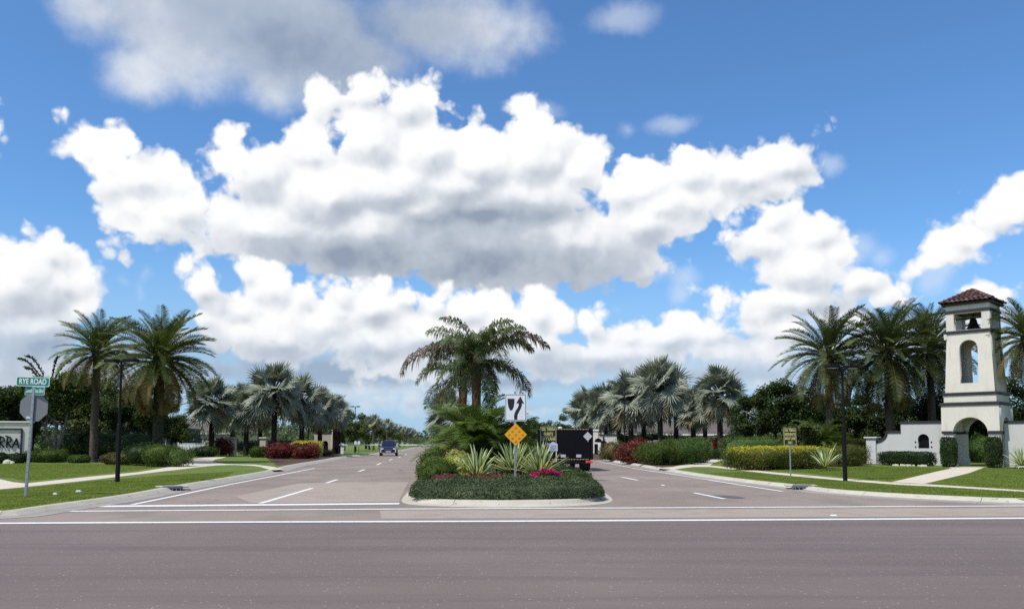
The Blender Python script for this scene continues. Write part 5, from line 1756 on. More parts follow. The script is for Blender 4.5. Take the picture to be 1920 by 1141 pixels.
# ------------------------------------------------------------------ dark truck
trk = empty('box_truck', (AT(1070, 43), 43.0, 0.004), R(5), 'black dump body truck seen from behind right of the median', 'truck')
W, Hh, Lt = 2.42, 1.70, 4.6
z0 = 0.62
mb = MB(); mb.box((0, Lt / 2 + 0.02, z0 + Hh / 2), (W, Lt, Hh), bev=0.03)
for s in (-1, 1):
    for k in range(6): mb.box((s * (W / 2 + 0.03), 0.3 + k * 0.8, z0 + Hh / 2), (0.06, 0.10, Hh - 0.1))
mb.build('dump_body', M['black_paint'], trk)
mb = MB(); mb.box((0, -0.02, z0 + Hh / 2 - 0.02), (W - 0.26, 0.05, Hh - 0.16), bev=0.015); tg = mb.build('tailgate', M['black_paint'], trk)
for s in (-1, 1):
    mb = MB(); mb.box((s * (W / 2 - 0.06), -0.03, z0 + Hh / 2), (0.12, 0.10, Hh), bev=0.015); mb.build('corner_post', M['black_iron'], trk)
    mb = MB(); mb.box((s * 0.42, -0.055, z0 + 0.20), (0.27, 0.01, 0.15)); mb.build('white_plate', M['placard'], tg)
    mb = MB(); mb.lathe([(0.035, 0), (0.03, 0.02)], (0, 0, 0), 8); o = mb.build('latch', M['chrome'], tg, (s * 0.98 - 0.05, -0.055, z0 + 0.98)); o.rotation_euler = (R(90), 0, 0)
# conspicuity strips, red and white blocks
for zz in (z0 + 0.02, z0 + Hh - 0.07):
    stp = MB(); stp.box((0, -0.05, zz), (W - 0.3, 0.02, 0.07)); sp = stp.build('reflective_strip', M['black_iron'], trk)
    for k in range(24):
        mb = MB(); mb.box((-W / 2 + 0.2 + k * 0.085, -0.063, zz), (0.045, 0.004, 0.045)); mb.build('reflective_dash', M['reflector_amber' if k % 2 else 'placard'], sp)
d_ = 0.25
b = board(trk, 'placard_board', [(0, -d_), (d_, 0), (0, d_), (-d_, 0)], 0, 'placard', 0.008, (W / 2 - 0.30, -0.09, z0 + Hh - 0.45))
frm = MB(); frm.box((0, 2.4, 0.52), (0.9, 5.6, 0.16)); frm.box((0, 0.02, 0.46), (1.9, 0.12, 0.14)); frm.build('chassis', M['black_iron'], trk)
for s in (-1, 1):
    mb = MB(); mb.box((s * (W / 2 - 0.22), -0.03, 0.50), (0.38, 0.1, 0.12), bev=0.02); l_ = mb.build('lamp_housing', M['orange_paint'], trk)
    mb = MB(); mb.box((s * (W / 2 - 0.22), -0.085, 0.50), (0.16, 0.02, 0.08)); mb.build('tail_light', M['red_lens'], l_)
    mb = MB(); mb.box((s * 0.82, 0.45, 0.34), (0.42, 0.02, 0.42)); mb.build('mud_flap', M['rubber'], trk)
def wheel(parent, x, y, r, w, hub='chrome'):
    mb = MB(); mb.lathe([(r * 0.6, -w / 2), (r * 0.93, -w / 2), (r, -w / 2 + 0.04), (r, w / 2 - 0.04), (r * 0.93, w / 2), (r * 0.6, w / 2)], (0, 0, 0), 24)
    o = mb.build('wheel', M['rubber'], parent, (x, y, r)); o.rotation_euler = (0, R(90), 0)
    mb = MB(); mb.lathe([(r * 0.58, -w / 2 - 0.004), (r * 0.5, -w / 2 + 0.05), (r * 0.5, w / 2 - 0.05), (r * 0.58, w / 2 + 0.004)], (0, 0, 0), 18); mb.build('rim', M[hub], o)
for s in (-1, 1):
    for dxx in (0.0, 0.26): wheel(trk, s * (1.08 - dxx), 1.1, 0.46, 0.24, 'black_iron')
    wheel(trk, s * 1.0, 5.6, 0.46, 0.25, 'black_iron')
mb = MB(); mb.box((0, 5.75, 1.32), (2.1, 1.7, 1.5), bev=0.12, taper=0.9); cabn = mb.build('cab', M['black_paint'], trk)
mb = MB(); mb.box((0, 6.9, 0.95), (1.9, 0.9, 0.8), bev=0.1); mb.build('bonnet', M['black_paint'], trk)
mb = MB(); mb.lathe([(0.17, 0), (0.17, 0.05), (0.12, 0.12), (0.03, 0.15)], (0.15, 4.9, z0 + Hh), 12); mb.build('beacon', M['white_paint'], trk)
for s in (-1, 1):
    mb = MB(); mb.box((s * 1.32, 6.2, 1.75), (0.18, 0.08, 0.34), bev=0.02); mb.tube([(s * 1.0, 6.2, 1.9), (s * 1.3, 6.2, 1.9)], 0.02, 5); mb.build('mirror', M['black_paint'], trk)

# ------------------------------------------------------------------ oncoming car
car = empty('blue_suv', (AT(728.5, 88), 88.0, 0.004), R(7), 'dark blue sport utility car driving towards the camera before the barrier', 'car')
def loft(sections, mat, name, parent, smooth=True):
    V = []; F = []; n = len(sections[0])
    for s_ in sections: V += s_
    for i in range(len(sections) - 1):
        for k in range(n):
            q = (k + 1) % n
            F.append((i * n + k, i * n + q, (i + 1) * n + q, (i + 1) * n + k))
    F.append(tuple(range(n - 1, -1, -1))); F.append(tuple(range((len(sections) - 1) * n, len(sections) * n)))
    mb = MB(); mb.add(V, F)
    return mb.build(name, M[mat], parent, smooth=smooth)
def sec(y, w, zb, zt, c=0.12):
    return [(-w + c, y, zb), (w - c, y, zb), (w, y, zb + c), (w, y, zt - c * 1.3), (w - c * 1.6, y, zt), (-w + c * 1.6, y, zt), (-w, y, zt - c * 1.3), (-w, y, zb + c)]
body = loft([sec(0, .82, .30, .88), sec(.12, .92, .26, .98), sec(.9, .97, .24, 1.08), sec(1.5, .98, .24, 1.12), sec(3.6, .98, .24, 1.15), sec(4.5, .95, .26, 1.12), sec(4.75, .86, .32, 1.0)], 'car_blue', 'body', car, False)
loft([sec(1.35, .84, 1.08, 1.14, .03), sec(2.1, .72, 1.1, 1.72, .12), sec(3.6, .72, 1.1, 1.74, .12), sec(4.5, .78, 1.1, 1.25, .05)], 'car_blue', 'cabin', car, False)
ws = MB(); ws.add([(-.78, 1.33, 1.16), (.78, 1.33, 1.16), (.64, 2.02, 1.66), (-.64, 2.02, 1.66)], [(0, 1, 2, 3)]); ws.build('windscreen', M['car_glass'], car)
for s in (-1, 1):
    mb = MB(); mb.add([(s * .86, 1.75, 1.2), (s * .86, 4.2, 1.2), (s * .755, 3.9, 1.62), (s * .755, 2.3, 1.62)], [(0, 1, 2, 3)]); mb.build('side_window', M['car_glass'], car)
    mb = MB(); mb.box((s * .68, -0.0, .78), (.34, .10, .13), bev=.03); mb.build('headlight', M['headlight'], car)
    mb = MB(); mb.box((s * .80, 0.0, .52), (.10, .10, .30), bev=.03); mb.build('running_light', M['headlight'], car)
    mb = MB(); mb.box((s * 1.08, 1.7, 1.18), (.20, .12, .14), bev=.04); mb.build('mirror', M['car_blue'], car)
    for yy in (.85, 3.75): wheel(car, s * .86, yy, .37, .24)
mb = MB(); mb.box((0, -.02, .66), (.92, .06, .30), bev=.02); gr = mb.build('grille', M['black_iron'], car)
for k in range(3):
    mb = MB(); mb.box((0, -.06, .58 + k * .09), (.86, .02, .018)); mb.build('grille_bar', M['chrome'], gr)
mb = MB(); mb.box((0, -.05, .48), (.56, .02, .12)); mb.build('number_plate', M['placard'], car)
mb = MB(); mb.box((0, .0, .32), (1.4, .12, .10), bev=.02); mb.build('lower_bumper', M['chrome'], car)

# ------------------------------------------------------------------ entrance palms
date_palm(AT(177, 57), 57, ZAT(655, 57), 2.95, 'slender date palm with an arching crown left of the left lamp post', seed=3, n=84, low=-40)
dp2 = date_palm(AT(296, 54), 54, ZAT(668, 54), 3.55, 'bushy date palm over a vine clad trunk right of the left lamp post', seed=8, n=108, low=-58, trunk_r=0.34, mat='vine_bark', dead=0.2)
date_palm(AT(1556, 57), 57, ZAT(662, 57), 3.7, 'date palm directly behind the right lamp post, leftmost of the tower palms', tone='b', seed=12, n=88, low=-58)
date_palm(AT(1668, 56), 56, ZAT(657, 56), 4.0, 'largest date palm with drooping fronds above the stepped wall', tone='b', seed=21, n=104, low=-70, dead=0.1)
date_palm(AT(1748, 58), 58, ZAT(643, 58), 3.5, 'date palm half hidden behind the left side of the bell tower', tone='b', seed=33, n=84, low=-58)
date_palm(AT(1935, 47), 47, ZAT(628, 47), 2.65, 'date palm at the right edge overlapping the bell tower side', seed=41, n=84, low=-55, dead=0.25)

# silver fan palms
for i, (px, Y, pyc, r, lb) in enumerate([
    (397, 78, 752, 2.9, 'silver fan palm nearest the date palms, leftmost of the left group'),
    (462, 84, 757, 2.7, 'silver fan palm partly hidden second from left in the left group'),
    (514, 76, 728, 3.15, 'tallest silver fan palm of the left group above the croton bed'),
    (566, 80, 748, 2.9, 'silver fan palm right of the tallest one in the left group'),
    (600, 88, 762, 2.6, 'silver fan palm just behind the cream gate wall'),
    (628, 92, 768, 2.2, 'small silver fan palm above the open left gate, rightmost of the left group'),
    (436, 92, 765, 2.5, 'silver fan palm standing back between the first two of the left group'),
    (488, 90, 760, 2.7, 'silver fan palm directly behind the tallest one of the left group'),
    (1160, 94, 757, 2.8, 'silver fan palm farthest back in the right group, above the gate wall end'),
    (1268, 88, 752, 2.7, 'silver fan palm tucked behind and right of the tallest right one'),
    (1105, 92, 765, 2.9, 'silver fan palm above the truck roof, leftmost of the right group'),
    (1137, 84, 758, 2.8, 'silver fan palm second from left in the right group'),
    (1183, 78, 742, 3.0, 'silver fan palm over the stepped right gate wall'),
    (1238, 74, 722, 3.1, 'tallest silver fan palm at the centre of the right group'),
    (1207, 86, 752, 2.8, 'silver fan palm tucked behind and left of the tallest right one'),
    (1300, 80, 762, 2.4, 'low silver fan palm between the two tallest right ones'),
    (1350, 72, 733, 2.75, 'silver fan palm on a bare dark trunk standing free right of its group'),
    (1322, 90, 755, 2.3, 'silver fan palm behind and left of the free standing one'),
    (1398, 80, 775, 2.1, 'low silver fan palm against the dark trees, rightmost of the right group')]):
    bismarck(AT(px, Y), Y, ZAT(pyc, Y), r, lb, seed=i * 3, n=40 if r > 2.5 else 34)
bismarck(AT(841, 50), 50, ZAT(768, 50), 1.75, 'silver fan palm in the median behind the feathery palms', n=30, tr=0.14, seed=77)

# ------------------------------------------------------------------ median planting
mz = 0.125
def queen(px, Y, pyc, s, label, fr, tr=0.165, seed=0, n_extra=10):
    rr = random.Random(seed)
    zc = ZAT(pyc, Y)
    t = empty('plume_palm', (AT(px, Y), Y, mz), 0, label, 'palm', None)
    trunk(zc - mz - 0.55, tr * 1.25, tr, M['palm_brown'], t, knob=0.05, boot=0.06)
    mb = MB(); mb.lathe([(tr * 1.02, -0.02), (tr * 1.15, 0.3), (tr * 1.0, 0.45), (tr * 0.5, 0.6), (0.02, 0.7)], (0, 0, zc - mz - 0.6), 14); mb.build('crownshaft', M['palm_brown'], t, smooth=True)
    for (a, e, sc, tone) in fr:
        me = rr.choice(QUEEN[near_key(QUEEN, tone, e)])
        o = link_mesh('frond', me, t, (0.08 * math.cos(R(a)), 0.08 * math.sin(R(a)), zc - mz + 0.1 - (0.25 if e < 0 else 0)), (rr.uniform(-.2, .2), 0, R(a)), (sc * s,) * 3)
        if tone == 'c': o['label'] = 'dried purplish brown frond'
    for k in range(n_extra):
        me = rr.choice(QUEEN[near_key(QUEEN, 'a', rr.uniform(-5, 65))])
        link_mesh('frond', me, t, (0, 0, zc - mz), (rr.uniform(-.2, .2), 0, R(rr.uniform(0, 360))), (s * rr.uniform(0.7, 0.95),) * 3)
    return t
queen(893, 31, 668, 1.0, 'tall feathery palm with brown trunk at the centre of the median',
      [(-80, 40, 0.8, 'a'), (-120, 30, 0.85, 'a'), (-60, 20, 0.85, 'a'), (-100, -25, 0.62, 'a'), (-50, -40, 0.6, 'a'), (205, -32, 0.7, 'a'), (-15, -38, 0.65, 'c'), (-160, -10, 0.8, 'a'), (178, 58, 0.85, 'a'), (165, 70, 0.8, 'a'), (184, 24, 1.2, 'c'), (172, 12, 0.8, 'a'), (150, 35, 0.85, 'a'), (10, 70, 0.8, 'a'), (25, 55, 0.85, 'a'), (-5, 44, 1.12, 'c'), (5, -2, 1.0, 'c'), (-20, -5, 0.95, 'a'),
       (-70, 50, 0.7, 'a'), (-110, 10, 0.8, 'a'), (-60, -20, 0.8, 'a'), (90, 60, 0.8, 'a'), (100, 20, 0.9, 'a'), (70, -20, 0.9, 'a')], seed=5, n_extra=14)
queen(868, 33.5, 705, 0.80, 'shorter feathery palm just left of and behind the tall one in the median',
      [(180, 50, 0.9, 'a'), (195, 20, 1.0, 'a'), (170, -5, 1.0, 'a'), (185, -30, 0.9, 'c'), (210, -20, 0.9, 'a'), (-80, 20, 0.8, 'a'), (90, 40, .9, 'a'), (20, 30, .8, 'a')], seed=6, tr=0.13, n_extra=8)

def clump_palm(x, y, s, label, n=60, seed=0, spread=0.6, name='clump_palm', zr=0.75):
    rr = random.Random(seed)
    t = empty(name, (x, y, mz), 0, label, 'palm', None)
    mb = MB()
    for k in range(9):
        a = rr.uniform(0, 6.28); d = rr.uniform(0, spread * 0.5)
        h_ = s * rr.uniform(0.3, 0.8)
        mb.tube([(d * math.cos(a), d * math.sin(a), 0), (d * 1.4 * math.cos(a), d * 1.4 * math.sin(a), h_)], [0.04, 0.03], 6)
    mb.build('stems', M['palm_bark'], t)
    for i in range(n):
        a = i * 2.39996 + rr.uniform(-.3, .3); d = rr.uniform(0, spread)
        me = rr.choice(ARECA)
        sc = s * rr.uniform(0.75, 1.1)
        link_mesh('frond', me, t, (d * math.cos(a + 1), d * math.sin(a + 1), s * rr.uniform(0.05, zr)), (rr.uniform(-.3, .3), 0, a), (sc,) * 3)
    return t
clump_palm(AT(893, 29.5), 29.5, 1.25, 'bright green clump of feathery palms filling the middle of the median', n=120, seed=2, spread=0.55, zr=1.35)
clump_palm(AT(940, 31), 31, 1.05, 'green feathery palm clump behind the keep right sign', n=70, seed=4, spread=0.6, zr=1.2)
clump_palm(AT(974, 33), 33, 0.80, 'low feathery palm clump behind the guests lane sign', n=50, seed=6, spread=0.45)
clump_palm(AT(862, 32), 32, 0.9, 'small feathery palm clump at the left of the median', n=50, seed=9, spread=0.5, zr=1.2)

rosette('sword_plant', AT(895, 25.6), 25.6, 0.34, 1.08, 'low yellow striped sword leaf plant, left of the three in the median', seed=1, low=8, n=78, width=0.085)
rosette('sword_plant', AT(962, 26.8), 26.8, 0.46, 1.16, 'yellow striped sword leaf plant behind the sign post, middle of the three', seed=2, low=14, n=74, width=0.085)
rosette('sword_plant', AT(1012, 25.8), 25.8, 0.38, 1.14, 'large yellow striped sword leaf plant, right of the three in the median', seed=3, low=6, n=86, width=0.085)
# yellow variegated and olive shrubs
bush('variegated_shrub', 'yellow variegated shrub left of the sword leaf plants in the median', 'shrub', AT(862, 27), 27.0, 0.55, 0.55, 1.15, 2600, 0.07, M['yellow_variegated'], z=mz, rag=0.2)
bush('variegated_shrub', 'small yellow variegated shrub low beside the left sword leaf plant', 'shrub', AT(868, 25.6), 25.6, 0.35, 0.35, 0.75, 1300, 0.06, M['yellow_variegated'], z=mz, rag=0.2)
bush('olive_shrub', 'golden olive leafed shrub under the feathery palms', 'shrub', AT(862, 28.6), 28.6, 0.7, 0.6, 1.55, 3200, 0.10, M['olive_brown'], z=mz, rag=0.25, aspect=0.3)
for i, (px, Y, rx, ry, h, lb) in enumerate([(823, 25.4, 0.62, 0.8, 0.85, 'dark green mounded shrub at the left edge of the median nose'), (822, 29.0, 0.75, 1.5, 1.05, 'dark green shrub second in the row down the left edge of the median'),
                                     (826, 36, 0.8, 2.4, 1.2, 'dark green shrub third in the row down the left edge of the median'), (829, 45, 0.9, 3.4, 1.35, 'dark green shrub farthest down the left edge of the median')]):
    bush('mounded_shrub', lb, 'shrub', AT(px, Y) , Y, rx, ry, h, 4200, 0.06, M['hedge_green'], z=mz, rag=0.16, group='shrubs down the left edge of the median')
bush('purple_shrub', 'purple leafed shrub far along the left edge of the median', 'shrub', AT(824, 66), 66, 0.7, 1.2, 1.15, 1800, 0.10, M['purple_bract'], z=mz, rag=0.25)
pinkspots = [(-0.05, -0.18, 0.42, 0.10), (0.15, -0.2, 0.30, 0.07)]
def bx(px, Y): return AT(px, Y)
bush('bougainvillea', 'magenta flowering bush directly right of the sign post', 'flowering bush', bx(1003, 24.4), 24.4, 0.40, 0.35, 0.62, 1500, 0.05, M['hedge_green'], z=mz, rag=0.2,
     blossoms=(M['pink_bract'], 420, 0.055, [(0.0, -0.22, 0.48, 0.075), (0.04, -0.25, 0.40, 0.06)]))
bush('bougainvillea', 'brightest magenta flowering bush at the right of the median bed', 'flowering bush', bx(1038, 24.2), 24.2, 0.55, 0.4, 0.60, 2000, 0.05, M['hedge_green'], z=mz, rag=0.2,
     blossoms=(M['pink_bract'], 620, 0.055, [(-0.12, -0.22, 0.58, 0.06), (0.08, -0.25, 0.50, 0.07), (0.20, -0.28, 0.34, 0.06), (-0.32, -0.2, 0.62, 0.035)]))
bush('bougainvillea', 'crimson flowering bush at the left of the median bed', 'flowering bush', bx(842, 24.0), 24.0, 0.50, 0.4, 0.50, 1800, 0.05, M['rust_leaf'], z=mz, rag=0.2,
     blossoms=(M['pink_bract'], 200, 0.05, [(-0.2, -0.25, 0.38, 0.10), (0.1, -0.25, 0.42, 0.08), (-0.05, -0.3, 0.30, 0.06)]))
bush('bougainvillea', 'low rusty red flowering bush below the left sword leaf plant', 'flowering bush', bx(905, 24.0), 24.0, 0.75, 0.4, 0.50, 2400, 0.05, M['rust_leaf'], z=mz, rag=0.2,
     blossoms=(M['red_bract'], 240, 0.045, [(-0.4, -0.25, 0.42, 0.10), (0.1, -0.25, 0.42, 0.12), (0.4, -0.25, 0.38, 0.08)]))
bush('low_shrub', 'low olive green shrub around the foot of the sign post', 'shrub', bx(955, 23.9), 23.9, 0.7, 0.4, 0.50, 2600, 0.05, M['olive_brown'], z=mz, rag=0.2)
bush('low_shrub', 'rounded green shrub at the right end of the median nearest the truck', 'shrub', bx(1072, 25.2), 25.2, 0.66, 0.6, 0.56, 3600, 0.055, M['hedge_green'], z=mz, rag=0.2,
     blossoms=(M['rust_leaf'], 300, 0.05, [(-0.1, -0.4, 0.35, 0.15), (0.3, -0.4, 0.28, 0.1)]))
bush('low_shrub', 'dark green shrub behind the right sword leaf plant', 'shrub', bx(1040, 28), 28.0, 0.7, 0.8, 0.75, 3000, 0.06, M['hedge_dark'], z=mz, rag=0.2)
cov = gp([(767, 929.0), (776, 933), (800, 935.2), (860, 937.0), (940, 937.8), (1030, 936.8), (1090, 935.0), (1124, 932.2), (1134, 929), (1124, 922), (1100, 918), (1040, 916), (960, 916.5), (880, 916), (810, 918), (782, 922), (772, 928)], mz)
cover('low_hedge', cov[::-1], mz, 0.38, 36000, 0.048, M['grey_cover'], edge=0.24, label='grey green clipped ground cover wrapping the median nose', cat='hedge', lump=0.22)

# ------------------------------------------------------------------ right side hedges and bushes
def hedge_row(name, label, a, b, depth, h, n, leaf, mat, topmat=None, p=5, z=LZ, group=None, rag=0.07, cat='hedge', blossoms=None):
    A = Vector(a); B = Vector(b); c = (A + B) / 2; L = (B - A).length
    return bush(name, label, cat, c.x, c.y, L / 2, depth / 2, h, n, leaf, mat, p=p, rz=math.atan2(B.y - A.y, B.x - A.x), z=z, topmat=topmat, rag=rag, group=group, blossoms=blossoms)
hedge_row('golden_hedge', 'long clipped hedge with golden top right of the walk', (AT(1386, 40.5), 41.3), (AT(1560, 43), 44.5), 2.2, 1.22, 15000, 0.075, M['hedge_olive'], M['gold_leaf'], p=6)
hedge_row('golden_hedge', 'olive end of golden hedge behind the right lamp post', (AT(1562, 47), 47.5), (AT(1625, 48), 48.5), 1.6, 1.25, 5000, 0.075, M['hedge_olive'], None, p=6)  # olive leaves all over, no gold top on this stretch
hedge_row('golden_hedge', 'golden hedge strip farther back behind the sword plant and lamp', (AT(1480, 60), 60), (AT(1632, 62), 62), 1.8, 1.75, 6000, 0.09, M['hedge_olive'], M['gold_leaf'], p=6)
hedge_row('green_hedge', 'tall green clipped hedge behind the golden hedge', (AT(1372, 46), 46.3), (AT(1455, 52), 52.5), 2.0, 1.75, 8500, 0.08, M['bush_bright'], p=6)
rosette('sword_plant', AT(1545, 41.0), 41.0, LZ + 0.1, 1.35, 'pale striped sword leaf plant in front of the golden hedge', n=34, seed=9, low=22, width=0.055)
rosette('sword_plant', AT(1913, 43.5), 43.5, LZ + 0.1, 1.15, 'striped sword leaf plant at the right edge beyond the tower', n=46, seed=10, low=0)
clump = clump_palm(AT(1535, 56), 56, 1.5, 'green feathery young palm behind the golden hedge and residents sign', n=50, seed=12, spread=0.5)
hedge_row('wall_hedge', 'low clipped dark hedge in front of the stepped wall', (AT(1651, 50.2), 50.4), (AT(1748, 48), 47.9), 0.85, 0.86, 8000, 0.07, M['hedge_dark'], p=7)
bush('column_hedge', 'upright clipped shrub left of the tower arch', 'hedge', AT(1777, 46.4), 46.4, 0.42, 0.40, 1.72, 4800, 0.07, M['hedge_dark'], p=5, rag=0.04, rz=R(-45))
bush('column_hedge', 'upright clipped shrub right of the tower arch', 'hedge', AT(1861, 44.6), 44.6, 0.42, 0.40, 1.72, 4800, 0.07, M['hedge_dark'], p=5, rag=0.05, rz=R(-45))
for i, (px, Y) in enumerate(((1677, 49.0), (1697, 48.5), (1724, 47.9))):
    x = AT(px, Y)
    mb = MB()
    for k in range(10):
        a = rnd.uniform(0, 6.28); s = rnd.uniform(.05, .12)
        mb.box((rnd.uniform(-.28, .28), rnd.uniform(-.12, .12), .05), (s * 2, s * 1.4, s), a, taper=0.6)
    tag(mb.build('border_stones', M['stone_pale'], None, (x, Y - 0.25, LZ)), ('pale stones at the foot of the wall hedge, ' + ('leftmost', 'middle', 'rightmost')[i] + ' patch'), 'stones')
bush('gate_shrub', 'golden green shrub seen through the tower arch', 'shrub', AT(1833, 54), 54, 1.3, 0.8, 2.6, 4000, 0.10, M['hedge_green'], M['gold_leaf'], z=LZ, rag=0.2) if False else bush('gate_shrub', 'golden green shrub seen through the tower arch', 'shrub', AT(1838, 56), 56, 1.0, 0.8, 1.9, 3000, 0.10, M['bush_bright'], z=LZ, rag=0.2)
# crotons and bushes by the right kerb
bush('croton_bush', 'dark red croton mound left of the big green roadside bush', 'croton', AT(1183, 55), 55, 1.0, 1.0, 1.30, 3600, 0.12, M['croton_red'], rag=0.25)
bush('croton_bush', 'taller red croton behind the first, beside the teal box', 'croton', AT(1200, 61), 61, 1.1, 0.8, 1.65, 3000, 0.12, M['croton_red'], rag=0.25)
bush('roadside_bush', 'green bush with rusty tips at the foot of the right gate wall', 'bush', AT(1150, 63), 63, 0.95, 0.9, 1.45, 3000, 0.10, M['olive_brown'], rag=0.3)
bush('roadside_bush', 'small green bush beside the keypad right of the truck', 'bush', AT(1136, 64), 64, 0.5, 0.5, 0.95, 1500, 0.09, M['hedge_green'], rag=0.3)
bush('roadside_bush', 'large dark green loose bush beside the right kerb', 'bush', AT(1236, 50.6), 50.6, 1.35, 1.2, 1.45, 8500, 0.085, M['hedge_green'], rag=0.28)
bush('roadside_bush', 'green bush right of the large one along the walk', 'bush', AT(1277, 52.6), 52.6, 1.3, 1.3, 1.62, 8000, 0.085, M['bush_bright'], rag=0.2)
bush('roadside_bush', 'clipped end of the roadside bush row by the curved walk', 'bush', AT(1304, 56), 56, 0.95, 1.5, 1.70, 6000, 0.085, M['bush_bright'], rag=0.12, p=4)
bush('croton_bush', 'dark croton under the free standing fan palm', 'croton', AT(1338, 74), 74, 1.3, 1.0, 1.7, 2200, 0.14, M['croton_red'], rag=0.25)
hedge_row('back_hedge', 'low dark hedge at the foot of the free standing fan palm', (AT(1318, 66), 66), (AT(1372, 66), 66), 1.0, 0.85, 3000, 0.09, M['hedge_dark'], p=5)
hedge_row('back_hedge', 'dark hedge behind the right crotons', (AT(1200, 80), 80), (AT(1330, 80), 80), 1.4, 1.6, 4500, 0.12, M['hedge_dark'], p=4)

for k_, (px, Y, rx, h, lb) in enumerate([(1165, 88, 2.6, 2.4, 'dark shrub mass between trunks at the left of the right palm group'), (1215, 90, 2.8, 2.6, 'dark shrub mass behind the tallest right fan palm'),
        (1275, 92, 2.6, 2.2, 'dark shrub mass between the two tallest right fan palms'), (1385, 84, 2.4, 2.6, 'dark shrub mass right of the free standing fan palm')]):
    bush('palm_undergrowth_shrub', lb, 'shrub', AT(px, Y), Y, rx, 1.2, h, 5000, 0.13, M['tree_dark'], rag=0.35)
# ------------------------------------------------------------------ left side beds
bush('croton_bush', 'left half of the red croton bed by the left kerb', 'croton', AT(526, 68.5), 68.5, 1.15, 0.9, 1.30, 3800, 0.12, M['croton_red'], rag=0.22, p=3)
bush('croton_bush', 'right half of the red croton bed by the left kerb', 'croton', AT(573, 68.5), 68.5, 1.25, 0.9, 1.30, 4000, 0.12, M['croton_red'], rag=0.22, p=3)
hedge_row('golden_hedge', 'golden shrub strip behind the left croton bed', (AT(545, 74), 74), (AT(606, 74), 74), 1.2, 1.55, 4500, 0.10, M['yellow_variegated'], M['gold_leaf'], p=4)
hedge_row('left_hedge', 'dark clipped hedge left of the croton bed', (AT(470, 74), 74), (AT(505, 74), 74), 1.2, 1.0, 2600, 0.10, M['hedge_green'], p=4)
bush('croton_bush', 'dark red croton beside the nearer stone fence pier', 'croton', AT(418, 79), 79, 0.9, 0.7, 1.7, 2400, 0.13, M['croton_red'], rag=0.3)
bush('left_shrub', 'low dark shrubs at the foot of the leftmost fan palm', 'shrub', AT(385, 76), 76, 1.3, 0.8, 1.0, 2600, 0.10, M['hedge_dark'], rag=0.2)
bush('left_shrub', 'small round dark shrub before the white fence', 'shrub', AT(360, 74), 74, 0.45, 0.4, 0.75, 1200, 0.08, M['hedge_dark'], rag=0.1)
hedge_row('left_hedge', 'dark hedge behind the black railing', (AT(440, 92), 92), (AT(585, 94), 94), 1.5, 1.6, 4500, 0.14, M['hedge_dark'], p=4)
bush('left_shrub', 'dry looking tuft beside the left gate', 'shrub', AT(610, 80), 80, 0.9, 0.6, 0.7, 1200, 0.10, M['olive_brown'], rag=0.3)
LB = [(333, 47.5, 0.75, 1.2, 1.15, 'bush_bright', 'yellow green bush at the bend of the left walk'), (302, 47.0, 1.0, 1.0, 1.30, 'hedge_green', 'tall green bush left of the yellow green one'),
      (272, 49, 1.1, 0.9, 1.35, 'hedge_dark', 'green bush under the vine clad date palm'), (238, 50, 0.75, 0.6, 0.85, 'olive_brown', 'brownish bush just right of the left lamp post'),
      (212, 51, 0.6, 0.5, 0.75, 'olive_brown', 'brownish bush just left of the left lamp post'), (150, 55, 0.7, 0.5, 0.55, 'bush_bright', 'low pale bush at the foot of the slender date palm'),
      (98, 56, 1.2, 0.6, 0.95, 'hedge_green', 'green bush in front of the pale tree stems'), (70, 57, 0.8, 0.6, 0.9, 'hedge_dark', 'dark bush beside the end of the sign wall'),
      (38, 54.5, 0.62, 0.5, 0.68, 'hedge_dark', 'clipped dark shrub right of the white boulders'), (6, 54.5, 0.62, 0.5, 0.70, 'hedge_dark', 'clipped dark shrub left of the white boulders'),
      (125, 61, 2.2, 0.8, 2.3, 'hedge_dark', 'dark shrub mass behind the pale tree stems'), (195, 61, 2.0, 0.9, 2.3, 'hedge_dark', 'dark shrub mass behind the left lamp post'), (255, 60, 2.0, 0.9, 2.3, 'hedge_dark', 'dark shrub mass left of the vine clad palm')]
for (px, Y, rx, ry, h, mt, lb) in LB:
    bush('bed_bush', lb, 'bush', AT(px, Y), Y, rx, ry, h, int(2600 * rx + 900), 0.085, M[mt], rag=0.22, group='bushes along the left bed')
for i, (px, s) in enumerate(((17, 0.5), (26, 0.3))):
    mb = MB(); mb.lathe([(0.02, 0.55 * s), (0.25 * s, 0.5 * s), (0.5 * s, 0.3 * s), (0.58 * s, 0.0)], (0, 0, 0), 9)
    o = mb.build('boulder', M['stone_pale'], None, (AT(px, 53.8), 53.8, LZ)); tag(o, ('larger' if i == 0 else 'smaller') + ' white boulder between the clipped shrubs by the sign wall', 'boulder')

# ------------------------------------------------------------------ trees
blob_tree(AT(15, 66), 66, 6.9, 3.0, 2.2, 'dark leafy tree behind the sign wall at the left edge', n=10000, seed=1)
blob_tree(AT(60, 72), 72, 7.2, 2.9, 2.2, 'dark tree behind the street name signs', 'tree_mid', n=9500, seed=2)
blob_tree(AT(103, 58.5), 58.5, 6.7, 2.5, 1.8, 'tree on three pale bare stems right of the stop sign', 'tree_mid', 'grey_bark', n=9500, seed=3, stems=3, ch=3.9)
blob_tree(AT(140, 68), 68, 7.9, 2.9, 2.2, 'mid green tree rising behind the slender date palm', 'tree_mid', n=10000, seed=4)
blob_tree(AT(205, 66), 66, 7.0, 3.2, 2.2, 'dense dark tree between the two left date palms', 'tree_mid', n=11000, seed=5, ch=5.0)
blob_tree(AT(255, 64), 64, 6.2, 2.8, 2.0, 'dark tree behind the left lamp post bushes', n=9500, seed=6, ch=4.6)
blob_tree(AT(292, 55.5), 55.5, 5.0, 1.5, 1.3, 'dark vine and fern mass climbing behind the bushy date palm', n=5000, seed=7, ch=3.4, leaf=0.16)
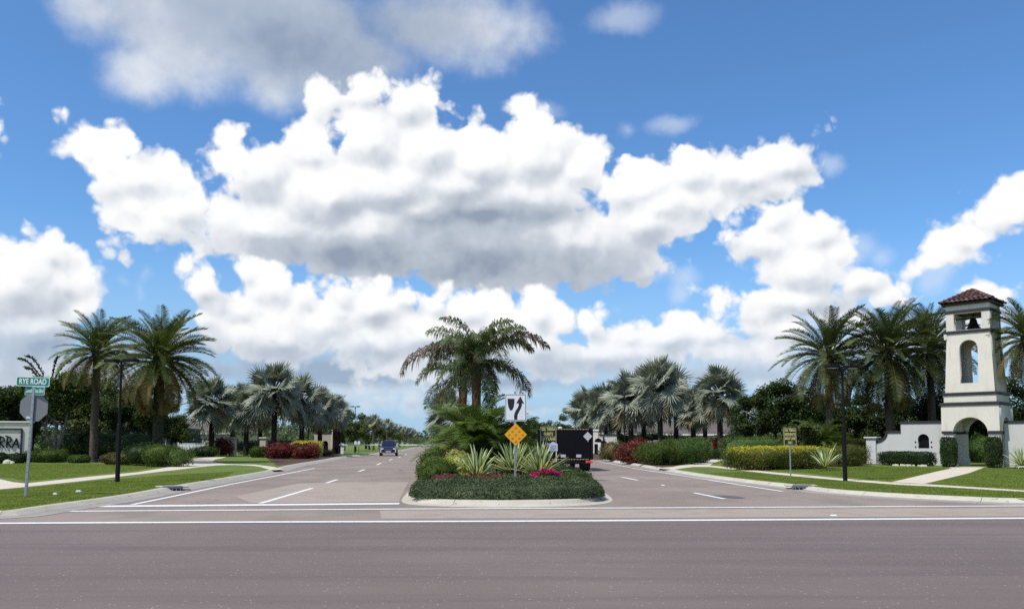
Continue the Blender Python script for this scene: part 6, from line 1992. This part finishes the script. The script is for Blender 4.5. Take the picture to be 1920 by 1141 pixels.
blob_tree(AT(35, 62), 62, 6.4, 2.6, 1.6, 'dark low branching tree behind the sign wall end', n=9000, seed=31, ch=5.4)
blob_tree(AT(175, 74), 74, 8.6, 3.2, 2.0, 'tall dark tree behind the slender date palm trunk', n=10000, seed=32, ch=7.2)
blob_tree(AT(232, 72), 72, 7.6, 3.0, 2.0, 'dark tree filling the gap between the two left date palms', n=10000, seed=33, ch=6.6)
blob_tree(AT(320, 78), 78, 5.2, 2.2, 1.6, 'dark tree behind the vine clad palm at its right', 'tree_mid', n=6000, seed=34, ch=4.6)
blob_tree(AT(165, 62), 62, 3.6, 1.6, 1.2, 'small pale green tree under the dark ones near the slender palm', 'tree_olive', n=3000, seed=8)
tF = empty('arching_tree', (AT(62, 70), 70, LZ), 0, 'dark arching leafy sprays rising above the street name signs', 'tree')
trunk(6.0, 0.14, 0.08, M['dark_bark'], tF)
for k, (px0, py0, px1, py1) in enumerate(((72, 706, 27, 672), (76, 702, 41, 667), (66, 708, 38, 688), (90, 706, 101, 668), (96, 706, 122, 676))):
    x0, z0_, x1, z1_ = AT(px0, 70) - tF.location.x, ZAT(py0, 70) - LZ, AT(px1, 70) - tF.location.x, ZAT(py1, 70) - LZ
    pts = [Vector((0, 0, 5.8)), Vector((x0, 0.1 * k, z0_))]
    for q in range(1, 7):
        u = q / 6
        pts.append(Vector((x0 + (x1 - x0) * u, 0.1 * k, z0_ + (z1_ - z0_) * math.sin(u * 1.75) / math.sin(1.57))))
    mb = MB(); mb.tube(pts, [0.06 - 0.006 * q for q in range(8)], 5)
    br = mb.build('branch', M['dark_bark'], tF)
    Cn = np.array([list(pts[1 + int(u * 5.99)].lerp(pts[2 + int(u * 5.99)], (u * 5.99) % 1)) for u in rng.random(150)]) + rng.normal(0, 0.06, (150, 3))
    V, F = leaf_quads(Cn, rng.normal(0, 1, (150, 3)), 0.22, 0.10)
    link_mesh('leaves', mesh_from('leaves', V, [F], [M['tree_dark']]), br)
# right of centre and right side
blob_tree(AT(1077, 110), 110, 7.0, 2.2, 2.2, 'dark green tree rising above the truck', 'tree_mid', n=4500, seed=10, leaf=0.26, ch=5.8)
blob_tree(AT(1420, 66), 66, 6.2, 2.3, 2.0, 'dark glossy tree left of the residents sign', n=11000, seed=11, ch=5.2)
blob_tree(AT(1465, 64), 64, 6.9, 2.7, 2.2, 'tallest dark glossy tree behind the residents sign', n=10000, seed=12, ch=5.9, gaps=18)
blob_tree(AT(1515, 68), 68, 6.2, 2.5, 2.2, 'dark tree right of the residents sign', n=11000, seed=13, ch=5.2)
blob_tree(AT(1600, 70), 70, 5.8, 2.6, 2.2, 'dark tree between the tower date palms', n=11000, seed=14, ch=5.0)
blob_tree(AT(1640, 66), 66, 5.2, 2.4, 1.8, 'dark tree behind the stepped wall', n=11000, seed=15, ch=4.5)
blob_tree(AT(1710, 66), 66, 6.0, 2.6, 2.2, 'dark tree behind the wall beside the tower', n=11000, seed=16, ch=5.4)
blob_tree(AT(1770, 60), 60, 5.6, 2.2, 2.0, 'dark tree directly behind the tower gateway', n=9500, seed=17, ch=4.6)
blob_tree(AT(1905, 56), 56, 6.4, 2.4, 2.0, 'dark tree right of the tower at the right edge', n=11000, seed=18, ch=5.6)
blob_tree(AT(1870, 60), 60, 4.6, 1.8, 1.6, 'low dark tree behind the tower legs', n=4000, seed=19, ch=3.6)
blob_tree(AT(1500, 54.5), 54.5, 2.9, 1.3, 0.9, 'small thin stemmed tree right beside the residents sign', 'tree_olive', 'dark_bark', n=1800, seed=20, stems=3, ch=1.4)
blob_tree(AT(1455, 57), 57, 2.4, 1.4, 0.9, 'low reddish olive shrub tree left of the residents sign', 'tree_olive', n=2200, seed=22, ch=1.7)
# distant avenue, left row then right
def kL(Y): return -17.2 - 0.078 * (Y - 95)
AV = [(104, 8.0, 3.4, 5.6, 'tree_mid', 'mid green avenue tree just behind the left barrier'), (118, 5.5, 2.8, 5.2, 'tree_olive', 'olive green avenue tree second behind the barrier'),
      (128, 9.5, 3.4, 7.2, 'tree_mid', 'taller avenue tree standing back from the second'), (142, 6.0, 3.0, 5.8, 'tree_olive', 'olive avenue tree above the blue car'),
      (158, 9.0, 3.4, 7.6, 'tree_dark', 'dark tufted avenue tree, tallest of the left row'), (172, 5.5, 3.0, 5.8, 'tree_olive', 'yellowish avenue tree past the tallest one'),
      (205, 7.0, 3.6, 6.4, 'tree_mid', 'farther green avenue tree left of the far lamps'), (250, 8.0, 4.5, 6.6, 'tree_olive', 'far olive avenue tree between the lamps'),
      (300, 9.0, 5.0, 7.4, 'tree_dark', 'far dark avenue tree beside the median end'), (360, 10.0, 6.0, 7.0, 'tree_mid', 'farthest avenue tree of the left row')]
for i, (Y, off, r, h, mt, lb) in enumerate(AV):
    blob_tree(kL(Y) - off * 0.75, Y, h, r * 0.85, r * 0.8, lb, mt, n=3400, leaf=0.30, seed=40 + i, ch=h * 0.82, group='trees along the left of the avenue')
for i, (px, Y, h, r, mt, lb) in enumerate([(985, 130, 5.2, 3.0, 'tree_mid', 'green tree beyond the median behind the diamond sign'), (1015, 150, 6.0, 3.6, 'tree_olive', 'olive tree beyond the median left of the guests sign'),
                                       (1050, 140, 5.6, 3.2, 'tree_olive', 'olive tree beyond the truck roof'), (800, 300, 6.0, 4.0, 'tree_dark', 'tiny dark tree where the avenue disappears'),
                                       (940, 170, 6.0, 4, 'tree_mid', 'green tree hidden behind the median palms')]):
    blob_tree(AT(px, Y), Y, h, r, r, lb, mt, n=3000, leaf=0.32, seed=60 + i, ch=h * 0.8)
# small cabbage palms down the avenue
for i, (Y, off) in enumerate(((136, 3.2), (150, 3.4), (165, 3.2), (180, 3.4), (215, 3.6), (235, 3.6), (275, 4.0), (320, 4.0))):
    rr = random.Random(i)
    hc = 4.4 + rr.uniform(-.3, .5)
    t = empty('cabbage_palm', (kL(Y) - off, Y, LZ), 0, 'small cabbage palm down the avenue, number %s from the barrier' % ('one two three four five six seven eight'.split()[i]), 'palm', 'cabbage palms down the avenue')
    t['label'] = ['small cabbage palm nearest the blue car on the avenue', 'second cabbage palm beyond the blue car', 'third cabbage palm beyond the blue car', 'fourth cabbage palm, level with the near far lamp',
                  'cabbage palm just past the nearest far lamp', 'cabbage palm before the middle far lamp', 'cabbage palm just past the middle far lamp', 'farthest cabbage palm of the avenue'][i]
    trunk(hc - LZ, 0.2, 0.17, M['palm_bark'], t)
    for k in range(20):
        me = FAN[near_key(FAN, 'a' if k < 14 else 'c', 80 - k * 6.5)][k % 2]
        o = link_mesh('leaf', me, t, (0, 0, hc - LZ), (0, 0, k * 2.4), (.75,) * 3)
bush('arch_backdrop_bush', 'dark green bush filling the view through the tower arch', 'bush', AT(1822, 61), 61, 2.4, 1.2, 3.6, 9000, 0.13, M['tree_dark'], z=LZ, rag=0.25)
# far woods closing the view
def woods(name, pts, depth, h, n, leaf, seed):
    g = np.random.default_rng(seed)
    A = np.array(pts); seg = np.linalg.norm(np.diff(A, axis=0), axis=1); cum = np.concatenate([[0], np.cumsum(seg)])
    s = g.uniform(0, cum[-1], n)
    X = np.interp(s, cum, A[:, 0]); Y = np.interp(s, cum, A[:, 1])
    prof_ = h * (0.72 + 0.16 * np.sin(s * 0.11 + seed) + 0.12 * np.sin(s * 0.31 + 2 * seed) + 0.09 * np.sin(s * 0.83))
    Z = prof_ * np.sqrt(g.random(n))
    Q = np.column_stack([X + g.normal(0, depth / 3, n), Y + g.normal(0, depth / 3, n), Z])
    ls = leaf * g.uniform(0.6, 1.4, n)
    V, F = leaf_quads(Q, g.normal(0, .7, (n, 3)) + [0, -.3, .6], ls, ls * .7)
    o = link_mesh(name, mesh_from(name, V, [F], [M['far_wood']])); o['kind'] = 'stuff'
woods('woods', [(-330, 190), (-200, 205), (-120, 215), (-60, 230)], 12, 8.0, 26000, 1.1, 1)
woods('woods', [(10, 300), (60, 230), (140, 190), (260, 160), (380, 150)], 12, 8.0, 26000, 1.1, 2)
woods('woods', [(-220, 700), (-80, 820), (40, 700)], 20, 9.0, 8000, 2.0, 3)
woods('woods', [(-44, 120), (-52, 180), (-66, 300), (-90, 500)], 8, 6.5, 16000, 0.55, 5)
woods('woods', [(-27, 225), (-37, 330), (-52, 480)], 4, 3.2, 6000, 0.5, 6)
woods('woods', [(-30, 420), (20, 330), (60, 300)], 14, 8.0, 7000, 1.3, 4)
